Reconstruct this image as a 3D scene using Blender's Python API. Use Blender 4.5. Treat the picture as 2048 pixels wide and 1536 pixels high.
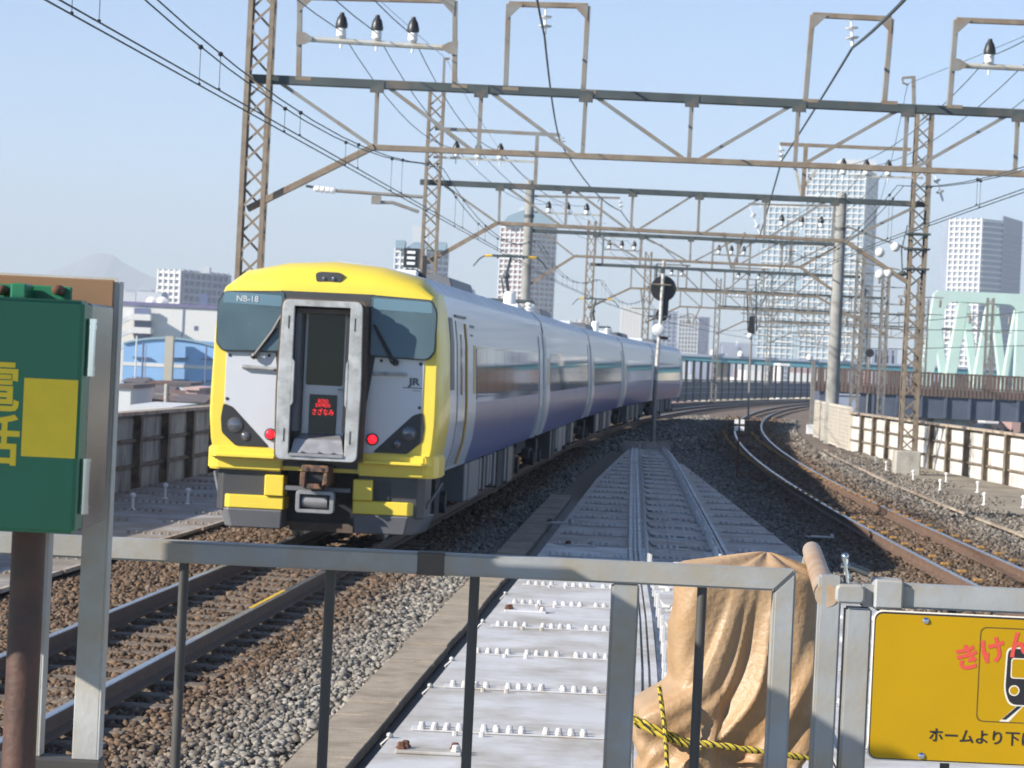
import bpy, bmesh, math, random
import numpy as np
from mathutils import Vector, Matrix
random.seed(7)
rng = np.random.default_rng(7)
S = bpy.context.scene
for o in list(bpy.data.objects):
    bpy.data.objects.remove(o)

# ---------------------------------------------------------------- camera
FPX = 5400.0                                   # focal length in pixels of a 2048 px wide frame
CAM_H = 2.45                                   # eye height above the rail head
roll, pitch = math.atan(.047), math.atan(49 / FPX)
cF = Vector((0, math.cos(pitch), -math.sin(pitch)))
r0, u0 = Vector((1, 0, 0)), Vector((0, math.sin(pitch), math.cos(pitch)))
cR = math.cos(roll) * r0 + math.sin(roll) * u0
cU = -math.sin(roll) * r0 + math.cos(roll) * u0
cam = bpy.data.cameras.new('camera')
camo = bpy.data.objects.new('camera', cam)
S.collection.objects.link(camo)
mw = Matrix.Identity(4)
for i in range(3):
    mw[i][0], mw[i][1], mw[i][2] = cR[i], cU[i], -cF[i]
mw[2][3] = CAM_H
camo.matrix_world = mw
cam.sensor_width = 36
cam.lens = FPX / 2048 * 36
cam.clip_start, cam.clip_end = .1, 40000
cam.dof.use_dof = True
cam.dof.focus_distance = 7.5
cam.dof.aperture_fstop = 18.0
S.camera = camo

# ---------------------------------------------------------------- sky, sun, exposure
SUN_EL = math.radians(26)
SUN_TO = Vector((-math.cos(SUN_EL) * .905, -math.cos(SUN_EL) * .425, math.sin(SUN_EL))).normalized()
world = bpy.data.worlds.new('World')
S.world = world
world.use_nodes = True
wn = world.node_tree.nodes
bg = wn['Background']
sky = wn.new('ShaderNodeTexSky')
sky.sky_type = 'NISHITA'
sky.sun_disc = False
sky.sun_elevation = SUN_EL
sky.sun_rotation = math.atan2(SUN_TO.x, SUN_TO.y)
sky.altitude = 2500
sky.air_density = 0.8
sky.dust_density = 0.0
sky.ozone_density = 2.5
world.node_tree.links.new(sky.outputs[0], bg.inputs[0])
bg.inputs[1].default_value = .11
sl = bpy.data.lights.new('sun', 'SUN')
sl.energy = 5.0
sl.angle = math.radians(.5)
sl.color = (1.0, .93, .82)
so = bpy.data.objects.new('sun', sl)
S.collection.objects.link(so)
so.rotation_euler = (-SUN_TO).to_track_quat('-Z', 'Y').to_euler()
so.location = (-50, -30, 60)
S.view_settings.view_transform = 'Standard'
S.view_settings.look = 'None'
S.view_settings.exposure = 0.85
S.view_settings.gamma = 1.0
S.view_settings.use_curve_mapping = False
S.render.engine = 'CYCLES'
S.cycles.use_denoising = True
S.cycles.max_bounces = 6
S.cycles.volume_bounces = 0
S.cycles.caustics_reflective = False
S.cycles.caustics_refractive = False

# ---------------------------------------------------------------- helpers
CAM = Vector((0, 0, CAM_H))
def ray(px, py):
    return cF * FPX + cR * (px - 1024) + cU * (768 - py)
def at(px, py, Y):
    d = ray(px, py)
    return CAM + d * (Y / d.y)
def on(px, py, Z):
    d = ray(px, py)
    return CAM + d * ((Z - CAM_H) / d.z)
def xl(y):                                      # centre line of the left track
    return -4.77 + .0733 * y + .00045 * max(0, y - 72) ** 2
def xr(y):                                      # centre line of the right track
    return 6.25 + .005 * (y - 30) + .00048 * max(0, y - 30) ** 2
def off(fx, y, o, z=0.0):
    d = (fx(y + .05) - fx(y - .05)) / .1
    n = math.hypot(1, d)
    return Vector((fx(y) + o / n, y - o * d / n, z))
def lerp(tab, y):
    for (a, b), (c, d) in zip(tab, tab[1:]):
        if y <= c or (c, d) == tab[-1]:
            return b + (d - b) * (y - a) / (c - a)

W = {}                                          # world location of every parent
def tag(o, label=None, cat=None, group=None, kind=None):
    if label: o['label'] = label
    if cat: o['category'] = cat
    if group: o['group'] = group
    if kind: o['kind'] = kind
    return o
def thing(name, label, cat, loc=(0, 0, 0), group=None):
    o = bpy.data.objects.new(name, None)
    o.empty_display_size = .2
    S.collection.objects.link(o)
    o.location = loc
    W[o] = Vector(loc)
    return tag(o, label, cat, group)
def basis(d, up=Vector((0, 0, 1))):
    d = Vector(d).normalized()
    if abs(d.dot(up)) > .99: up = Vector((0, 1, 0))
    s = d.cross(up).normalized()
    return d, s, s.cross(d).normalized()

class MB:
    def __init__(s): s.v, s.f, s.m = [], [], []
    def add(s, vs, fs, mi=0):
        b = len(s.v)
        s.v += [Vector(v) for v in vs]
        s.f += [[b + i for i in f] for f in fs]
        s.m += [mi] * len(fs)
        return s
    HEX = [(0, 3, 2, 1), (4, 5, 6, 7), (0, 1, 5, 4), (1, 2, 6, 5), (2, 3, 7, 6), (3, 0, 4, 7)]
    def box(s, x0, x1, y0, y1, z0, z1, mi=0):
        return s.add([(x0, y0, z0), (x1, y0, z0), (x1, y1, z0), (x0, y1, z0),
                      (x0, y0, z1), (x1, y0, z1), (x1, y1, z1), (x0, y1, z1)], MB.HEX, mi)
    def hexa(s, pts, mi=0): return s.add(pts, MB.HEX, mi)
    def bar(s, p, q, w, h=None, mi=0, up=Vector((0, 0, 1))):
        h = w if h is None else h
        p, q = Vector(p), Vector(q)
        d, sd, u = basis(q - p, up)
        a, b = sd * w / 2, u * h / 2
        return s.add([p - a - b, p + a - b, p + a + b, p - a + b, q - a - b, q + a - b, q + a + b, q - a + b], MB.HEX, mi)
    def tube(s, pts, r, n=8, mi=0, cap=True):
        pts = [Vector(p) for p in pts]
        vs, fs = [], []
        rs = r if isinstance(r, (list, tuple)) else [r] * len(pts)
        up = None
        for i, p in enumerate(pts):
            d = (pts[min(i + 1, len(pts) - 1)] - pts[max(i - 1, 0)])
            d, sd, u = basis(d, up or Vector((0, 0, 1)))
            up = u
            vs += [p + (sd * math.cos(2 * math.pi * k / n) + u * math.sin(2 * math.pi * k / n)) * rs[i] for k in range(n)]
        for i in range(len(pts) - 1):
            for k in range(n):
                a, b = i * n + k, i * n + (k + 1) % n
                fs.append((a, b, b + n, a + n))
        if cap:
            fs.append(tuple(range(n))[::-1])
            fs.append(tuple(range((len(pts) - 1) * n, len(pts) * n)))
        return s.add(vs, fs, mi)
    def prism(s, poly, O, U, V, N, d0, d1, mi=0):
        O, U, V, N = Vector(O), Vector(U), Vector(V), Vector(N)
        n = len(poly)
        vs = [O + U * a + V * b + N * d0 for a, b in poly] + [O + U * a + V * b + N * d1 for a, b in poly]
        fs = [tuple(range(n))[::-1], tuple(range(n, 2 * n))]
        fs += [(i, (i + 1) % n, n + (i + 1) % n, n + i) for i in range(n)]
        return s.add(vs, fs, mi)
    def lathe(s, prof, O, axis=(0, 0, 1), n=12, mi=0):
        d, a, b = basis(axis)
        O = Vector(O)
        vs, fs = [], []
        for r, h in prof:
            vs += [O + d * h + (a * math.cos(2 * math.pi * k / n) + b * math.sin(2 * math.pi * k / n)) * max(r, 1e-4) for k in range(n)]
        for i in range(len(prof) - 1):
            for k in range(n):
                p, q = i * n + k, i * n + (k + 1) % n
                fs.append((p, q, q + n, p + n))
        fs.append(tuple(range(n))[::-1]); fs.append(tuple(range((len(prof) - 1) * n, len(prof) * n)))
        return s.add(vs, fs, mi)
    def ball(s, c, r, n=10, mi=0):
        k = max(4, n // 2)
        return s.lathe([(r * math.sin(math.pi * i / k), -r * math.cos(math.pi * i / k)) for i in range(k + 1)], c, (0, 0, 1), n, mi)
    def mesh(s, name, mats, smooth=False, bevel=0, recalc=True, origin=Vector((0, 0, 0)), seg=1):
        me = bpy.data.meshes.new(name)
        me.from_pydata([v - origin for v in s.v], [], s.f)
        for m in (mats if isinstance(mats, (list, tuple)) else [mats]): me.materials.append(m)
        if isinstance(mats, (list, tuple)) and len(mats) > 1:
            me.polygons.foreach_set('material_index', s.m)
        if recalc or bevel:
            bm = bmesh.new(); bm.from_mesh(me)
            if recalc: bmesh.ops.recalc_face_normals(bm, faces=bm.faces)
            if bevel:
                es = [e for e in bm.edges if len(e.link_faces) == 2 and e.calc_face_angle(0) > .6]
                bmesh.ops.bevel(bm, geom=es, offset=bevel, segments=seg, affect='EDGES', clamp_overlap=True)
            bm.to_mesh(me); bm.free()
        if smooth:
            me.polygons.foreach_set('use_smooth', [True] * len(me.polygons))
            me.set_sharp_from_angle(angle=math.radians(40))
        return me
    def build(s, name, mats, parent=None, label=None, cat=None, group=None, kind=None, **kw):
        if parent is None:
            xs = [v.x for v in s.v]; ys = [v.y for v in s.v]; zs = [v.z for v in s.v]
            o0 = Vector(((min(xs) + max(xs)) / 2, (min(ys) + max(ys)) / 2, min(zs)))
        else: o0 = W[parent]
        o = bpy.data.objects.new(name, s.mesh(name, mats, origin=o0, **kw))
        S.collection.objects.link(o)
        W[o] = o0
        if parent is None: o.location = o0
        else: o.parent = parent
        return tag(o, label, cat, group, kind)
def inst(me, name, parent, M, label=None, cat=None, group=None):
    o = bpy.data.objects.new(name, me)
    S.collection.objects.link(o)
    if parent is None:
        o.matrix_world = M; W[o] = M.translation.copy()
    else:
        o.parent = parent
        o.matrix_basis = Matrix.Translation(-W[parent]) @ M
        W[o] = W[parent]
    return tag(o, label, cat, group)
def frame(O, X, Y, Z):
    m = Matrix.Identity(4)
    for i in range(3): m[i][0], m[i][1], m[i][2], m[i][3] = X[i], Y[i], Z[i], O[i]
    return m
def bar_inst(me, name, parent, p, q, up=Vector((0, 0, 1))):      # a shared bar of unit length (along y) stretched from p to q
    d, s, u = basis(Vector(q) - Vector(p), up)
    L = (Vector(q) - Vector(p)).length
    return inst(me, name, parent, frame(Vector(p), s, d * L, u))
def text_mesh(body, size, mat, extrude=.0015, align='CENTER', bold=0.0):
    c = bpy.data.curves.new('lettering', 'FONT')
    c.body, c.size, c.extrude, c.align_x, c.align_y = body, size, extrude, align, 'CENTER'
    c.resolution_u = 3
    c.offset = bold
    o = bpy.data.objects.new('lettering', c)
    S.collection.objects.link(o)
    bpy.context.view_layer.update()
    me = bpy.data.meshes.new_from_object(o.evaluated_get(bpy.context.evaluated_depsgraph_get()))
    bpy.data.objects.remove(o)
    me.materials.clear(); me.materials.append(mat)
    return me

# ---------------------------------------------------------------- materials
def mat(name, col, rough=.6, metal=0.0, var=.18, vs=2.0, bump=0.0, bs=40.0, stain=None, ss=1.2, sa=.35, spec=.5,
        coat=0.0, island=0.0, emit=None, streak=1.0, rvar=.1):
    m = bpy.data.materials.new(name); m.use_nodes = True
    N, L = m.node_tree.nodes, m.node_tree.links
    b = N['Principled BSDF']
    tc = N.new('ShaderNodeTexCoord')
    mp = N.new('ShaderNodeMapping'); mp.inputs['Scale'].default_value = (1, 1, 1 / streak)
    L.new(tc.outputs['Object'], mp.inputs[0])
    n1 = N.new('ShaderNodeTexNoise'); n1.inputs['Scale'].default_value = vs; n1.inputs['Detail'].default_value = 6
    L.new(mp.outputs[0], n1.inputs[0])
    rp = N.new('ShaderNodeValToRGB')
    rp.color_ramp.elements[0].position, rp.color_ramp.elements[1].position = .28, .72
    rp.color_ramp.elements[0].color = [c * (1 - var) for c in col] + [1]
    rp.color_ramp.elements[1].color = [min(1, c * (1 + var)) for c in col] + [1]
    L.new(n1.outputs[0], rp.inputs[0])
    out = rp.outputs[0]
    if stain:
        n2 = N.new('ShaderNodeTexNoise'); n2.inputs['Scale'].default_value = ss; n2.inputs['Detail'].default_value = 8
        n2.inputs['Roughness'].default_value = .65
        L.new(mp.outputs[0], n2.inputs[0])
        r2 = N.new('ShaderNodeValToRGB')
        r2.color_ramp.elements[0].position = .62 - sa * .5; r2.color_ramp.elements[1].position = .80 - sa * .4
        L.new(n2.outputs[0], r2.inputs[0])
        mx = N.new('ShaderNodeMix'); mx.data_type = 'RGBA'
        L.new(r2.outputs[0], mx.inputs[0]); L.new(out, mx.inputs[6]); mx.inputs[7].default_value = list(stain) + [1]
        out = mx.outputs[2]
    if island:
        ge = N.new('ShaderNodeNewGeometry')
        hs = N.new('ShaderNodeHueSaturation')
        mr = N.new('ShaderNodeMapRange'); mr.inputs[3].default_value = 1 - island; mr.inputs[4].default_value = 1 + island
        L.new(ge.outputs['Random Per Island'], mr.inputs[0]); L.new(mr.outputs[0], hs.inputs['Value'])
        L.new(out, hs.inputs['Color']); out = hs.outputs[0]
    L.new(out, b.inputs['Base Color'])
    b.inputs['Metallic'].default_value = metal
    b.inputs['Specular IOR Level'].default_value = spec
    if rvar:
        mr2 = N.new('ShaderNodeMapRange'); mr2.inputs[3].default_value = max(.02, rough - rvar); mr2.inputs[4].default_value = min(1, rough + rvar)
        L.new(n1.outputs[0], mr2.inputs[0]); L.new(mr2.outputs[0], b.inputs['Roughness'])
    else: b.inputs['Roughness'].default_value = rough
    if coat:
        b.inputs['Coat Weight'].default_value = coat; b.inputs['Coat Roughness'].default_value = .06
    if bump:
        nb = N.new('ShaderNodeTexNoise'); nb.inputs['Scale'].default_value = bs; nb.inputs['Detail'].default_value = 4
        L.new(tc.outputs['Object'], nb.inputs[0])
        bp = N.new('ShaderNodeBump'); bp.inputs['Strength'].default_value = bump; bp.inputs['Distance'].default_value = .02
        L.new(nb.outputs[0], bp.inputs['Height']); L.new(bp.outputs[0], b.inputs['Normal'])
    if emit:
        b.inputs['Emission Color'].default_value = list(emit[:3]) + [1]; b.inputs['Emission Strength'].default_value = emit[3]
    return m
M = {}
def dm(key, *a, **k): M[key] = mat(key, *a, **k)
dm('earth', (.19, .16, .12), .95, bump=.6, bs=9, stain=(.30, .26, .2), ss=.6, sa=.5)
dm('ballast', (.17, .13, .10), .95, bump=1, bs=30, var=.4, vs=25)
dm('city_ground', (.26, .26, .25), .95, vs=.02, var=.3, stain=(.12, .15, .09), ss=.01, sa=.5)
dm('rail_side', (.135, .082, .056), .8, var=.25, vs=6, stain=(.11, .07, .05), ss=5, bump=.2)
dm('rail_top', (.42, .42, .44), .28, metal=.9, var=.08)
dm('sleeper', (.15, .115, .085), .9, var=.35, vs=7, bump=.7, bs=25)
dm('fastener', (.33, .18, .05), .8, var=.3, vs=12)
dm('slab', (.33, .275, .21), .9, var=.14, vs=9, bump=.35, bs=60, stain=(.22, .18, .13), ss=3)
dm('deck_paint', (.57, .57, .58), .5, var=.07, vs=1.2, stain=(.37, .34, .30), ss=1.3, sa=.42, bump=.08, bs=20)
dm('deck_strip', (.55, .55, .55), .55, var=.08, vs=5, stain=(.40, .29, .19), ss=5, sa=.22, bump=.1, bs=40)
dm('deck_far', (.46, .41, .38), .6, var=.12, vs=2, stain=(.30, .24, .2), ss=2, sa=.5, bump=.12, bs=20)  # duller, browner deck tone for the plates farther out
dm('walk_plate', (.36, .35, .34), .65, var=.2, vs=2, stain=(.22, .18, .14), ss=1.4, sa=.6, bump=.2, bs=14)
dm('pole_concrete', (.27, .27, .255), .9, var=.12, vs=5, bump=.25, bs=30, stain=(.18, .175, .165), ss=2)
dm('mast_white', (.52, .52, .51), .6, var=.12, vs=6, stain=(.25, .2, .16), ss=5, sa=.3)
dm('band_brown', (.085, .068, .055), .7, var=.2, vs=20)
dm('rusty', (.12, .05, .03), .85, var=.4, vs=20)
dm('parapet_white', (.60, .595, .57), .7, var=.08, vs=2, stain=(.36, .33, .28), ss=2.2, sa=.22, streak=3)
dm('parapet_grey', (.46, .48, .44), .8, var=.18, vs=1.5, stain=(.16, .16, .14), ss=1.5, sa=.4, streak=2.5)
dm('parapet_frame', (.20, .165, .125), .8, var=.25, vs=4, stain=(.08, .06, .05), ss=3)
dm('cap_metal', (.42, .37, .30), .6, var=.15, stain=(.25, .15, .09), ss=3)
dm('steel_tan', (.235, .195, .148), .7, var=.2, vs=5, stain=(.19, .135, .095), ss=4, sa=.35)
dm('steel_grey', (.225, .225, .215), .6, metal=0, var=.15, vs=3, stain=(.22, .16, .11), ss=2.5, sa=.3)
dm('steel_dark', (.06, .075, .078), .6, var=.25, vs=2, stain=(.22, .15, .10), ss=.9, sa=.15)
dm('galv', (.43, .435, .42), .55, metal=0, var=.10, vs=12, stain=(.40, .35, .26), ss=7, sa=.35, bump=.05, bs=80)
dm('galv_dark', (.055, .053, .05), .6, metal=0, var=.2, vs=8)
dm('stainless', (.17, .175, .165), .22, metal=.9, var=.1, vs=4)
dm('chrome', (.62, .63, .66), .10, metal=1, var=.03)
dm('concrete', (.40, .385, .35), .9, var=.12, vs=5, bump=.25, bs=30, stain=(.27, .25, .22), ss=2)
dm('wire', (.055, .075, .082), .6, var=.1)
dm('insulator_white', (.78, .78, .77), .25, var=.03)
dm('insulator_black', (.018, .02, .022), .4, var=.1)
dm('black', (.016, .017, .02), .55, var=.2)
dm('underframe', (.028, .028, .03), .8, var=.3, vs=4)
dm('white_paint', (.78, .78, .78), .5, var=.04)
# ================================================================ the setting
GZ = -9.5
m_ = MB(); m_.box(-9000, 9000, -300, 12500, GZ - 1, GZ)
m_.build('ground', M['city_ground'], kind='structure')
# platform the photograph is taken from
m_ = MB(); m_.box(-3.0, 4.2, -14, 6.9, .78, 1.0)
plat = m_.build('platform', M['concrete'], kind='structure')
# viaduct body under both tracks
ys = list(range(8, 320, 4))
def ribbon(fa, fb, z, mats, name, thick=.0, kind='structure', parent=None, ys=ys):
    mb = MB(); vs = []
    for y in ys:
        a, b = fa(y), fb(y)
        vs += [Vector((a.x, a.y, z)), Vector((b.x, b.y, z)), Vector((b.x, b.y, z - thick)), Vector((a.x, a.y, z - thick))]
    n = len(ys); fs = []
    for i in range(n - 1):
        k = i * 4
        for j in range(4):
            fs.append((k + j, k + (j + 1) % 4, k + 4 + (j + 1) % 4, k + 4 + j))
    fs += [(0, 1, 2, 3), tuple(range((n - 1) * 4, n * 4))]
    mb.add(vs, fs)
    return mb.build(name, mats, parent, kind=kind)
WALL_R = [(8, 14.0), (60, 13.1), (70, 12.6), (80, 12.2), (93, 11.75), (100, 12.0), (114, 12.8), (130, 14.8), (160, 19), (200, 26), (260, 39.5), (330, 58)]
def wr(y): return lerp(WALL_R, y)
ribbon(lambda y: off(xl, y, -5.6), lambda y: Vector((wr(y) + .35, y, 0)), -.25, M['ballast'], 'viaduct', 2.2)
DECK_L = [(8, -1.35), (16.6, -.79), (35.4, .44), (60, 1.98), (82.6, 3.66)]
DECK_R = [(8, 4.0), (37.8, 4.14), (82.6, 4.77)]
def dl(y): return lerp(DECK_L, y)
def dr(y): return lerp(DECK_R, y)

# ---- ballast stones: three separate stretches of loose stone
ICO_V = []
g = (1 + 5 ** .5) / 2
for a, b in ((1, g), (1, -g), (-1, g), (-1, -g)):
    ICO_V += [(0, a, b), (a, b, 0), (b, 0, a)]
ICO_V = np.array(ICO_V) / math.hypot(1, g)
def hull_faces(V):
    bm = bmesh.new()
    for v in V: bm.verts.new(v)
    bmesh.ops.convex_hull(bm, input=bm.verts)
    bm.verts.index_update()
    f = [[v.index for v in q.verts] for q in bm.faces]
    bm.free()
    return np.array(f)
ICO_F = hull_faces(ICO_V)
OCT_V = np.array([(1, 0, 0), (-1, 0, 0), (0, 1, 0), (0, -1, 0), (0, 0, 1), (0, 0, -1)], float)
OCT_F = hull_faces(OCT_V)
def stones(name, P, size, material, detail):
    V, Fc = (ICO_V, ICO_F) if detail else (OCT_V, OCT_F)
    n, k = len(P), len(V)
    A = rng.normal(size=(n, 3, 3)); Q, _ = np.linalg.qr(A)
    sc = rng.uniform(.6, 1.25, (n, 1, 3)) * size[:, None, None]
    vv = V[None] * rng.uniform(.58, 1.28, (n, k, 1)) * sc
    vv = np.einsum('nkj,nij->nki', vv, Q)
    vv[..., 2] *= .8
    vv += P[:, None, :]
    ff = Fc[None] + (np.arange(n) * k)[:, None, None]
    me = bpy.data.meshes.new(name)
    me.vertices.add(n * k); me.vertices.foreach_set('co', vv.reshape(-1))
    nf = n * len(Fc)
    me.loops.add(nf * 3); me.loops.foreach_set('vertex_index', ff.reshape(-1).astype(np.int32))
    me.polygons.add(nf); me.polygons.foreach_set('loop_start', np.arange(0, nf * 3, 3, dtype=np.int32))
    me.update(calc_edges=True)
    me.materials.append(material)
    o = bpy.data.objects.new(name, me)
    S.collection.objects.link(o)
    o['kind'] = 'stuff'
    return o
def stone_mat(name, fx, grey, brown):
    m = bpy.data.materials.new(name); m.use_nodes = True
    N, L = m.node_tree.nodes, m.node_tree.links
    b = N['Principled BSDF']; b.inputs['Roughness'].default_value = .9; b.inputs['Specular IOR Level'].default_value = .3
    ge = N.new('ShaderNodeNewGeometry')
    r = N.new('ShaderNodeValToRGB'); e = r.color_ramp.elements
    e[0].position, e[0].color = 0, [c * .45 for c in grey] + [1]
    e[1].position, e[1].color = 1, [c * 1.45 for c in grey] + [1]
    q = e.new(.5); q.color = list(grey) + [1]
    r2 = N.new('ShaderNodeValToRGB'); e = r2.color_ramp.elements
    e[0].position, e[0].color = 0, [c * .5 for c in brown] + [1]
    e[1].position, e[1].color = 1, [c * 1.5 for c in brown] + [1]
    L.new(ge.outputs['Random Per Island'], r.inputs[0]); L.new(ge.outputs['Random Per Island'], r2.inputs[0])
    at_ = N.new('ShaderNodeAttribute'); at_.attribute_name = 'rust'
    mx = N.new('ShaderNodeMix'); mx.data_type = 'RGBA'
    L.new(at_.outputs['Fac'], mx.inputs[0]); L.new(r.outputs[0], mx.inputs[6]); L.new(r2.outputs[0], mx.inputs[7])
    L.new(mx.outputs[2], b.inputs['Base Color'])
    return m
STONE = stone_mat('ballast_stone', None, (.225, .21, .185), (.115, .074, .047))
def scatter(name, fx, y0, y1, lo, hi, dens, size, zf, rust, detail):
    n = int((y1 - y0) * 5.5 * dens)
    y = rng.uniform(y0, y1, n); o = rng.uniform(-5.5, 5.5, n) if False else None
    L_ = np.array([lo(v) for v in y]); H_ = np.array([hi(v) for v in y])
    keep = rng.uniform(0, 5.5, n) < (H_ - L_)
    y, L_, H_ = y[keep], L_[keep], H_[keep]
    x = L_ + (H_ - L_) * rng.uniform(0, 1, len(y))
    c = np.array([fx(v) for v in y])
    d = x - c
    z = zf(d)
    ok = z > -1
    x, y, z, d = x[ok], y[ok], z[ok], d[ok]
    sz = size * np.exp(rng.normal(-.12, .30, len(x))).clip(.45, 1.7)
    o = stones(name, np.stack([x, y, z + rng.uniform(-.012, .016, len(x))], 1), sz, STONE, detail)
    k = 12 if detail else 6
    rv = np.clip(rust(d) + rng.normal(0, .16, len(x)), 0, 1)
    a = o.data.attributes.new('rust', 'FLOAT', 'POINT')
    a.data.foreach_set('value', np.repeat(rv, k).astype(np.float32))
    return o
def zl(d, zi=-.188):
    z = np.where(np.abs(d) < 1.0, zi, -.185 - .03 * np.clip(np.abs(d) - 1.5, 0, 1))
    return np.where(np.abs(np.abs(d) - .56) < .10, -2, z)
def rustl(d): return np.where(d < 0, 1.0, np.clip(1.25 - np.clip(np.abs(d) - .9, 0, 9) / .75, 0, 1))
def rustr(d): return np.clip(.95 - np.clip(np.abs(d) - .9, 0, 9) / 1.6, .15, 1)
scatter('ballast_stones', xl, 15.5, 26, lambda y: xl(y) - 2.2, lambda y: dl(y) - .58, 680, .029, zl, rustl, True)
scatter('ballast_stones', xl, 26, 42, lambda y: xl(y) - 2.25, lambda y: dl(y) - .58, 420, .034, zl, rustl, True)
scatter('ballast_stones', xl, 42, 83, lambda y: xl(y) - 2.25, lambda y: dl(y) - .58, 110, .055, zl, rustl, False)
scatter('ballast_stones', xr, 17, 52, lambda y: dr(y) + .03, lambda y: xr(y) + 2.35, 260, .042, lambda d: zl(d, -.168), rustr, False)
scatter('ballast_stones', xr, 52, 84, lambda y: dr(y) + .03, lambda y: xr(y) + 2.35, 130, .052, lambda d: zl(d, -.168), rustr, False)
scatter('ballast_stones', xr, 84, 150, lambda y: xl(y) + 1.0, lambda y: xr(y) + 2.2, 30, .09, lambda d: zl(d, -.168), rustr, False)

# ---- tracks
bm_ = MB(); bm_.box(-1.0, 1.0, -.11, .11, -.14, 0)
SLEEPER = bm_.mesh('sleeper', M['sleeper'], bevel=.012)
bm_ = MB(); bm_.box(-.05, .05, -.06, .06, 0, .035)
FAST = bm_.mesh('rail_clip', M['fastener'], bevel=.006)
def track(fx, y0, y1, label, ya, yb):
    t = thing('railway_track', label, 'railway track', (fx(y0), y0, -.3))
    yy = [y0 + .0] + [y0 + i * 2.0 for i in range(1, int((y1 - y0) / 2))]
    prof = [(-.065, -.153), (.065, -.153), (.065, -.135), (.012, -.115), (.010, -.045), (.033, -.036), (.033, -.006), (.026, 0), (-.026, 0), (-.033, -.006), (-.033, -.036), (-.010, -.045), (-.012, -.115), (-.065, -.135)]
    for s in (-1, 1):
        mb = MB(); vs = []; fs = []; n = len(prof)
        for y in yy:
            for a, b in prof: vs.append(off(fx, y, s * .566 + a, b))
        for i in range(len(yy) - 1):
            for j in range(n): fs.append((i * n + j, i * n + (j + 1) % n, (i + 1) * n + (j + 1) % n, (i + 1) * n + j))
        mb.add(vs, fs)
        mb.m = [1 if (k % n) in (6, 7, 8) else 0 for k in range(len(fs))]
        mb.build('rail', [M['rail_side'], M['rail_top']], t)
    y = ya; k = 0
    while y < yb and k < 140:
        p = off(fx, y, random.uniform(-.03, .03), -.156 + random.uniform(-.006, .004)); q = off(fx, y + .1, 0)
        p0 = off(fx, y, 0)
        d = (q - p0); d.z = 0; d.normalize()
        o = inst(SLEEPER, 'sleeper', t, frame(p, Vector((d.y, -d.x, 0)), d, Vector((0, 0, 1))))
        if y < 58 and fx is xr:
            sd = Vector((d.y, -d.x, 0))
            for e in (-.46, .66): inst(FAST, 'rail_clip', o, frame(p0 + sd * e + Vector((0, 0, -.152)), sd, d, Vector((0, 0, 1))))
        y += .66; k += 1
    return t
tl_ = track(xl, 8, 320, 'left railway track running straight out from beneath the yellow faced train', 15.5, 38)
tr_ = track(xr, 8, 330, 'curved railway track with brown rails on the right beside the white parapet', 16, 118)
# yellow paint mark on the near left rail
p, q = off(xl, 25.4, .566 - .012, .0035), off(xl, 27.4, .566 - .012, .0035)
dm('paint_yellow', (.62, .40, .03), .7, var=.3, vs=30)
m_ = MB(); m_.bar(p, q, .04, .003); m_.build('paint_mark', M['paint_yellow'], tl_)

# ---- cable trough lids
tr0 = thing('cable_trough', 'row of tan concrete cable trough lids between gravel and white steel deck', 'cable trough', (dl(20) - .35, 20, -.25))
y = 13.0
while y < 52:
    L_ = .69
    a0, a1 = dl(y) - .13 - .0035 * max(0, y - 17), dl(y + L_) - .13 - .0035 * max(0, y + L_ - 17)
    w = .39
    z = -.125 + random.uniform(-.008, .008); j = random.uniform(-.008, .008); e = .009
    mb = MB(); mb.hexa([Vector((a0 - w + j, y + e, z - .08)), Vector((a0 + j, y + e, z - .08)), Vector((a1 + j, y + L_ - e, z - .08)), Vector((a1 - w + j, y + L_ - e, z - .08)),
                        Vector((a0 - w + j, y + e, z)), Vector((a0 + j, y + e, z)), Vector((a1 + j, y + L_ - e, z)), Vector((a1 - w + j, y + L_ - e, z))])
    mb.build('lid', M['slab'], tr0, bevel=.006)
    y += L_
m_ = MB()
vs = []
for y in (13, 25, 35.4, 52): vs += [Vector((dl(y) - .6, y, -.27)), Vector((dl(y) - .05, y, -.27)), Vector((dl(y) - .05, y, -.215)), Vector((dl(y) - .6, y, -.215))]
fs = []
for i in range(3):
    for j in range(4): fs.append((i * 4 + j, i * 4 + (j + 1) % 4, i * 4 + 4 + (j + 1) % 4, i * 4 + 4 + j))
m_.add(vs, fs); m_.build('trough_channel', M['galv_dark'], tr0)

# ---- riveted white steel deck between the tracks
deck = thing('steel_deck', 'riveted steel girder deck painted white narrowing between the two tracks', 'steel deck', (1.5, 16, -.3))
DZ = -.10
def chl(y): return lerp([(8, .55), (25.4, 1.36), (36, 1.75), (72, 3.35), (83, 3.86)], y)      # left channel line
def chr_(y): return lerp([(8, 1.80), (25.4, 2.48), (37.1, 2.99), (74.8, 4.52), (83, 4.75)], y)
rows = [13.5]
while rows[-1] < 80: rows.append(rows[-1] + (2.45 if rows[-1] < 34 else 2.25))
rows.append(82.6)
def quad_plate(y0, y1, fa, fb, z, t=.012, g=.004):
    mb = MB()
    mb.hexa([Vector((fa(y0), y0 + g, z - t)), Vector((fb(y0), y0 + g, z - t)), Vector((fb(y1), y1 - g, z - t)), Vector((fa(y1), y1 - g, z - t)),
             Vector((fa(y0), y0 + g, z)), Vector((fb(y0), y0 + g, z)), Vector((fb(y1), y1 - g, z)), Vector((fa(y1), y1 - g, z))])
    return mb
bm_ = MB(); bm_.lathe([(.027, 0), (.027, .010), (.021, .012), (.021, .028), (.015, .034)], (0, 0, 0), n=8)
BOLT = bm_.mesh('bolt', M['deck_paint'], smooth=True)
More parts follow.
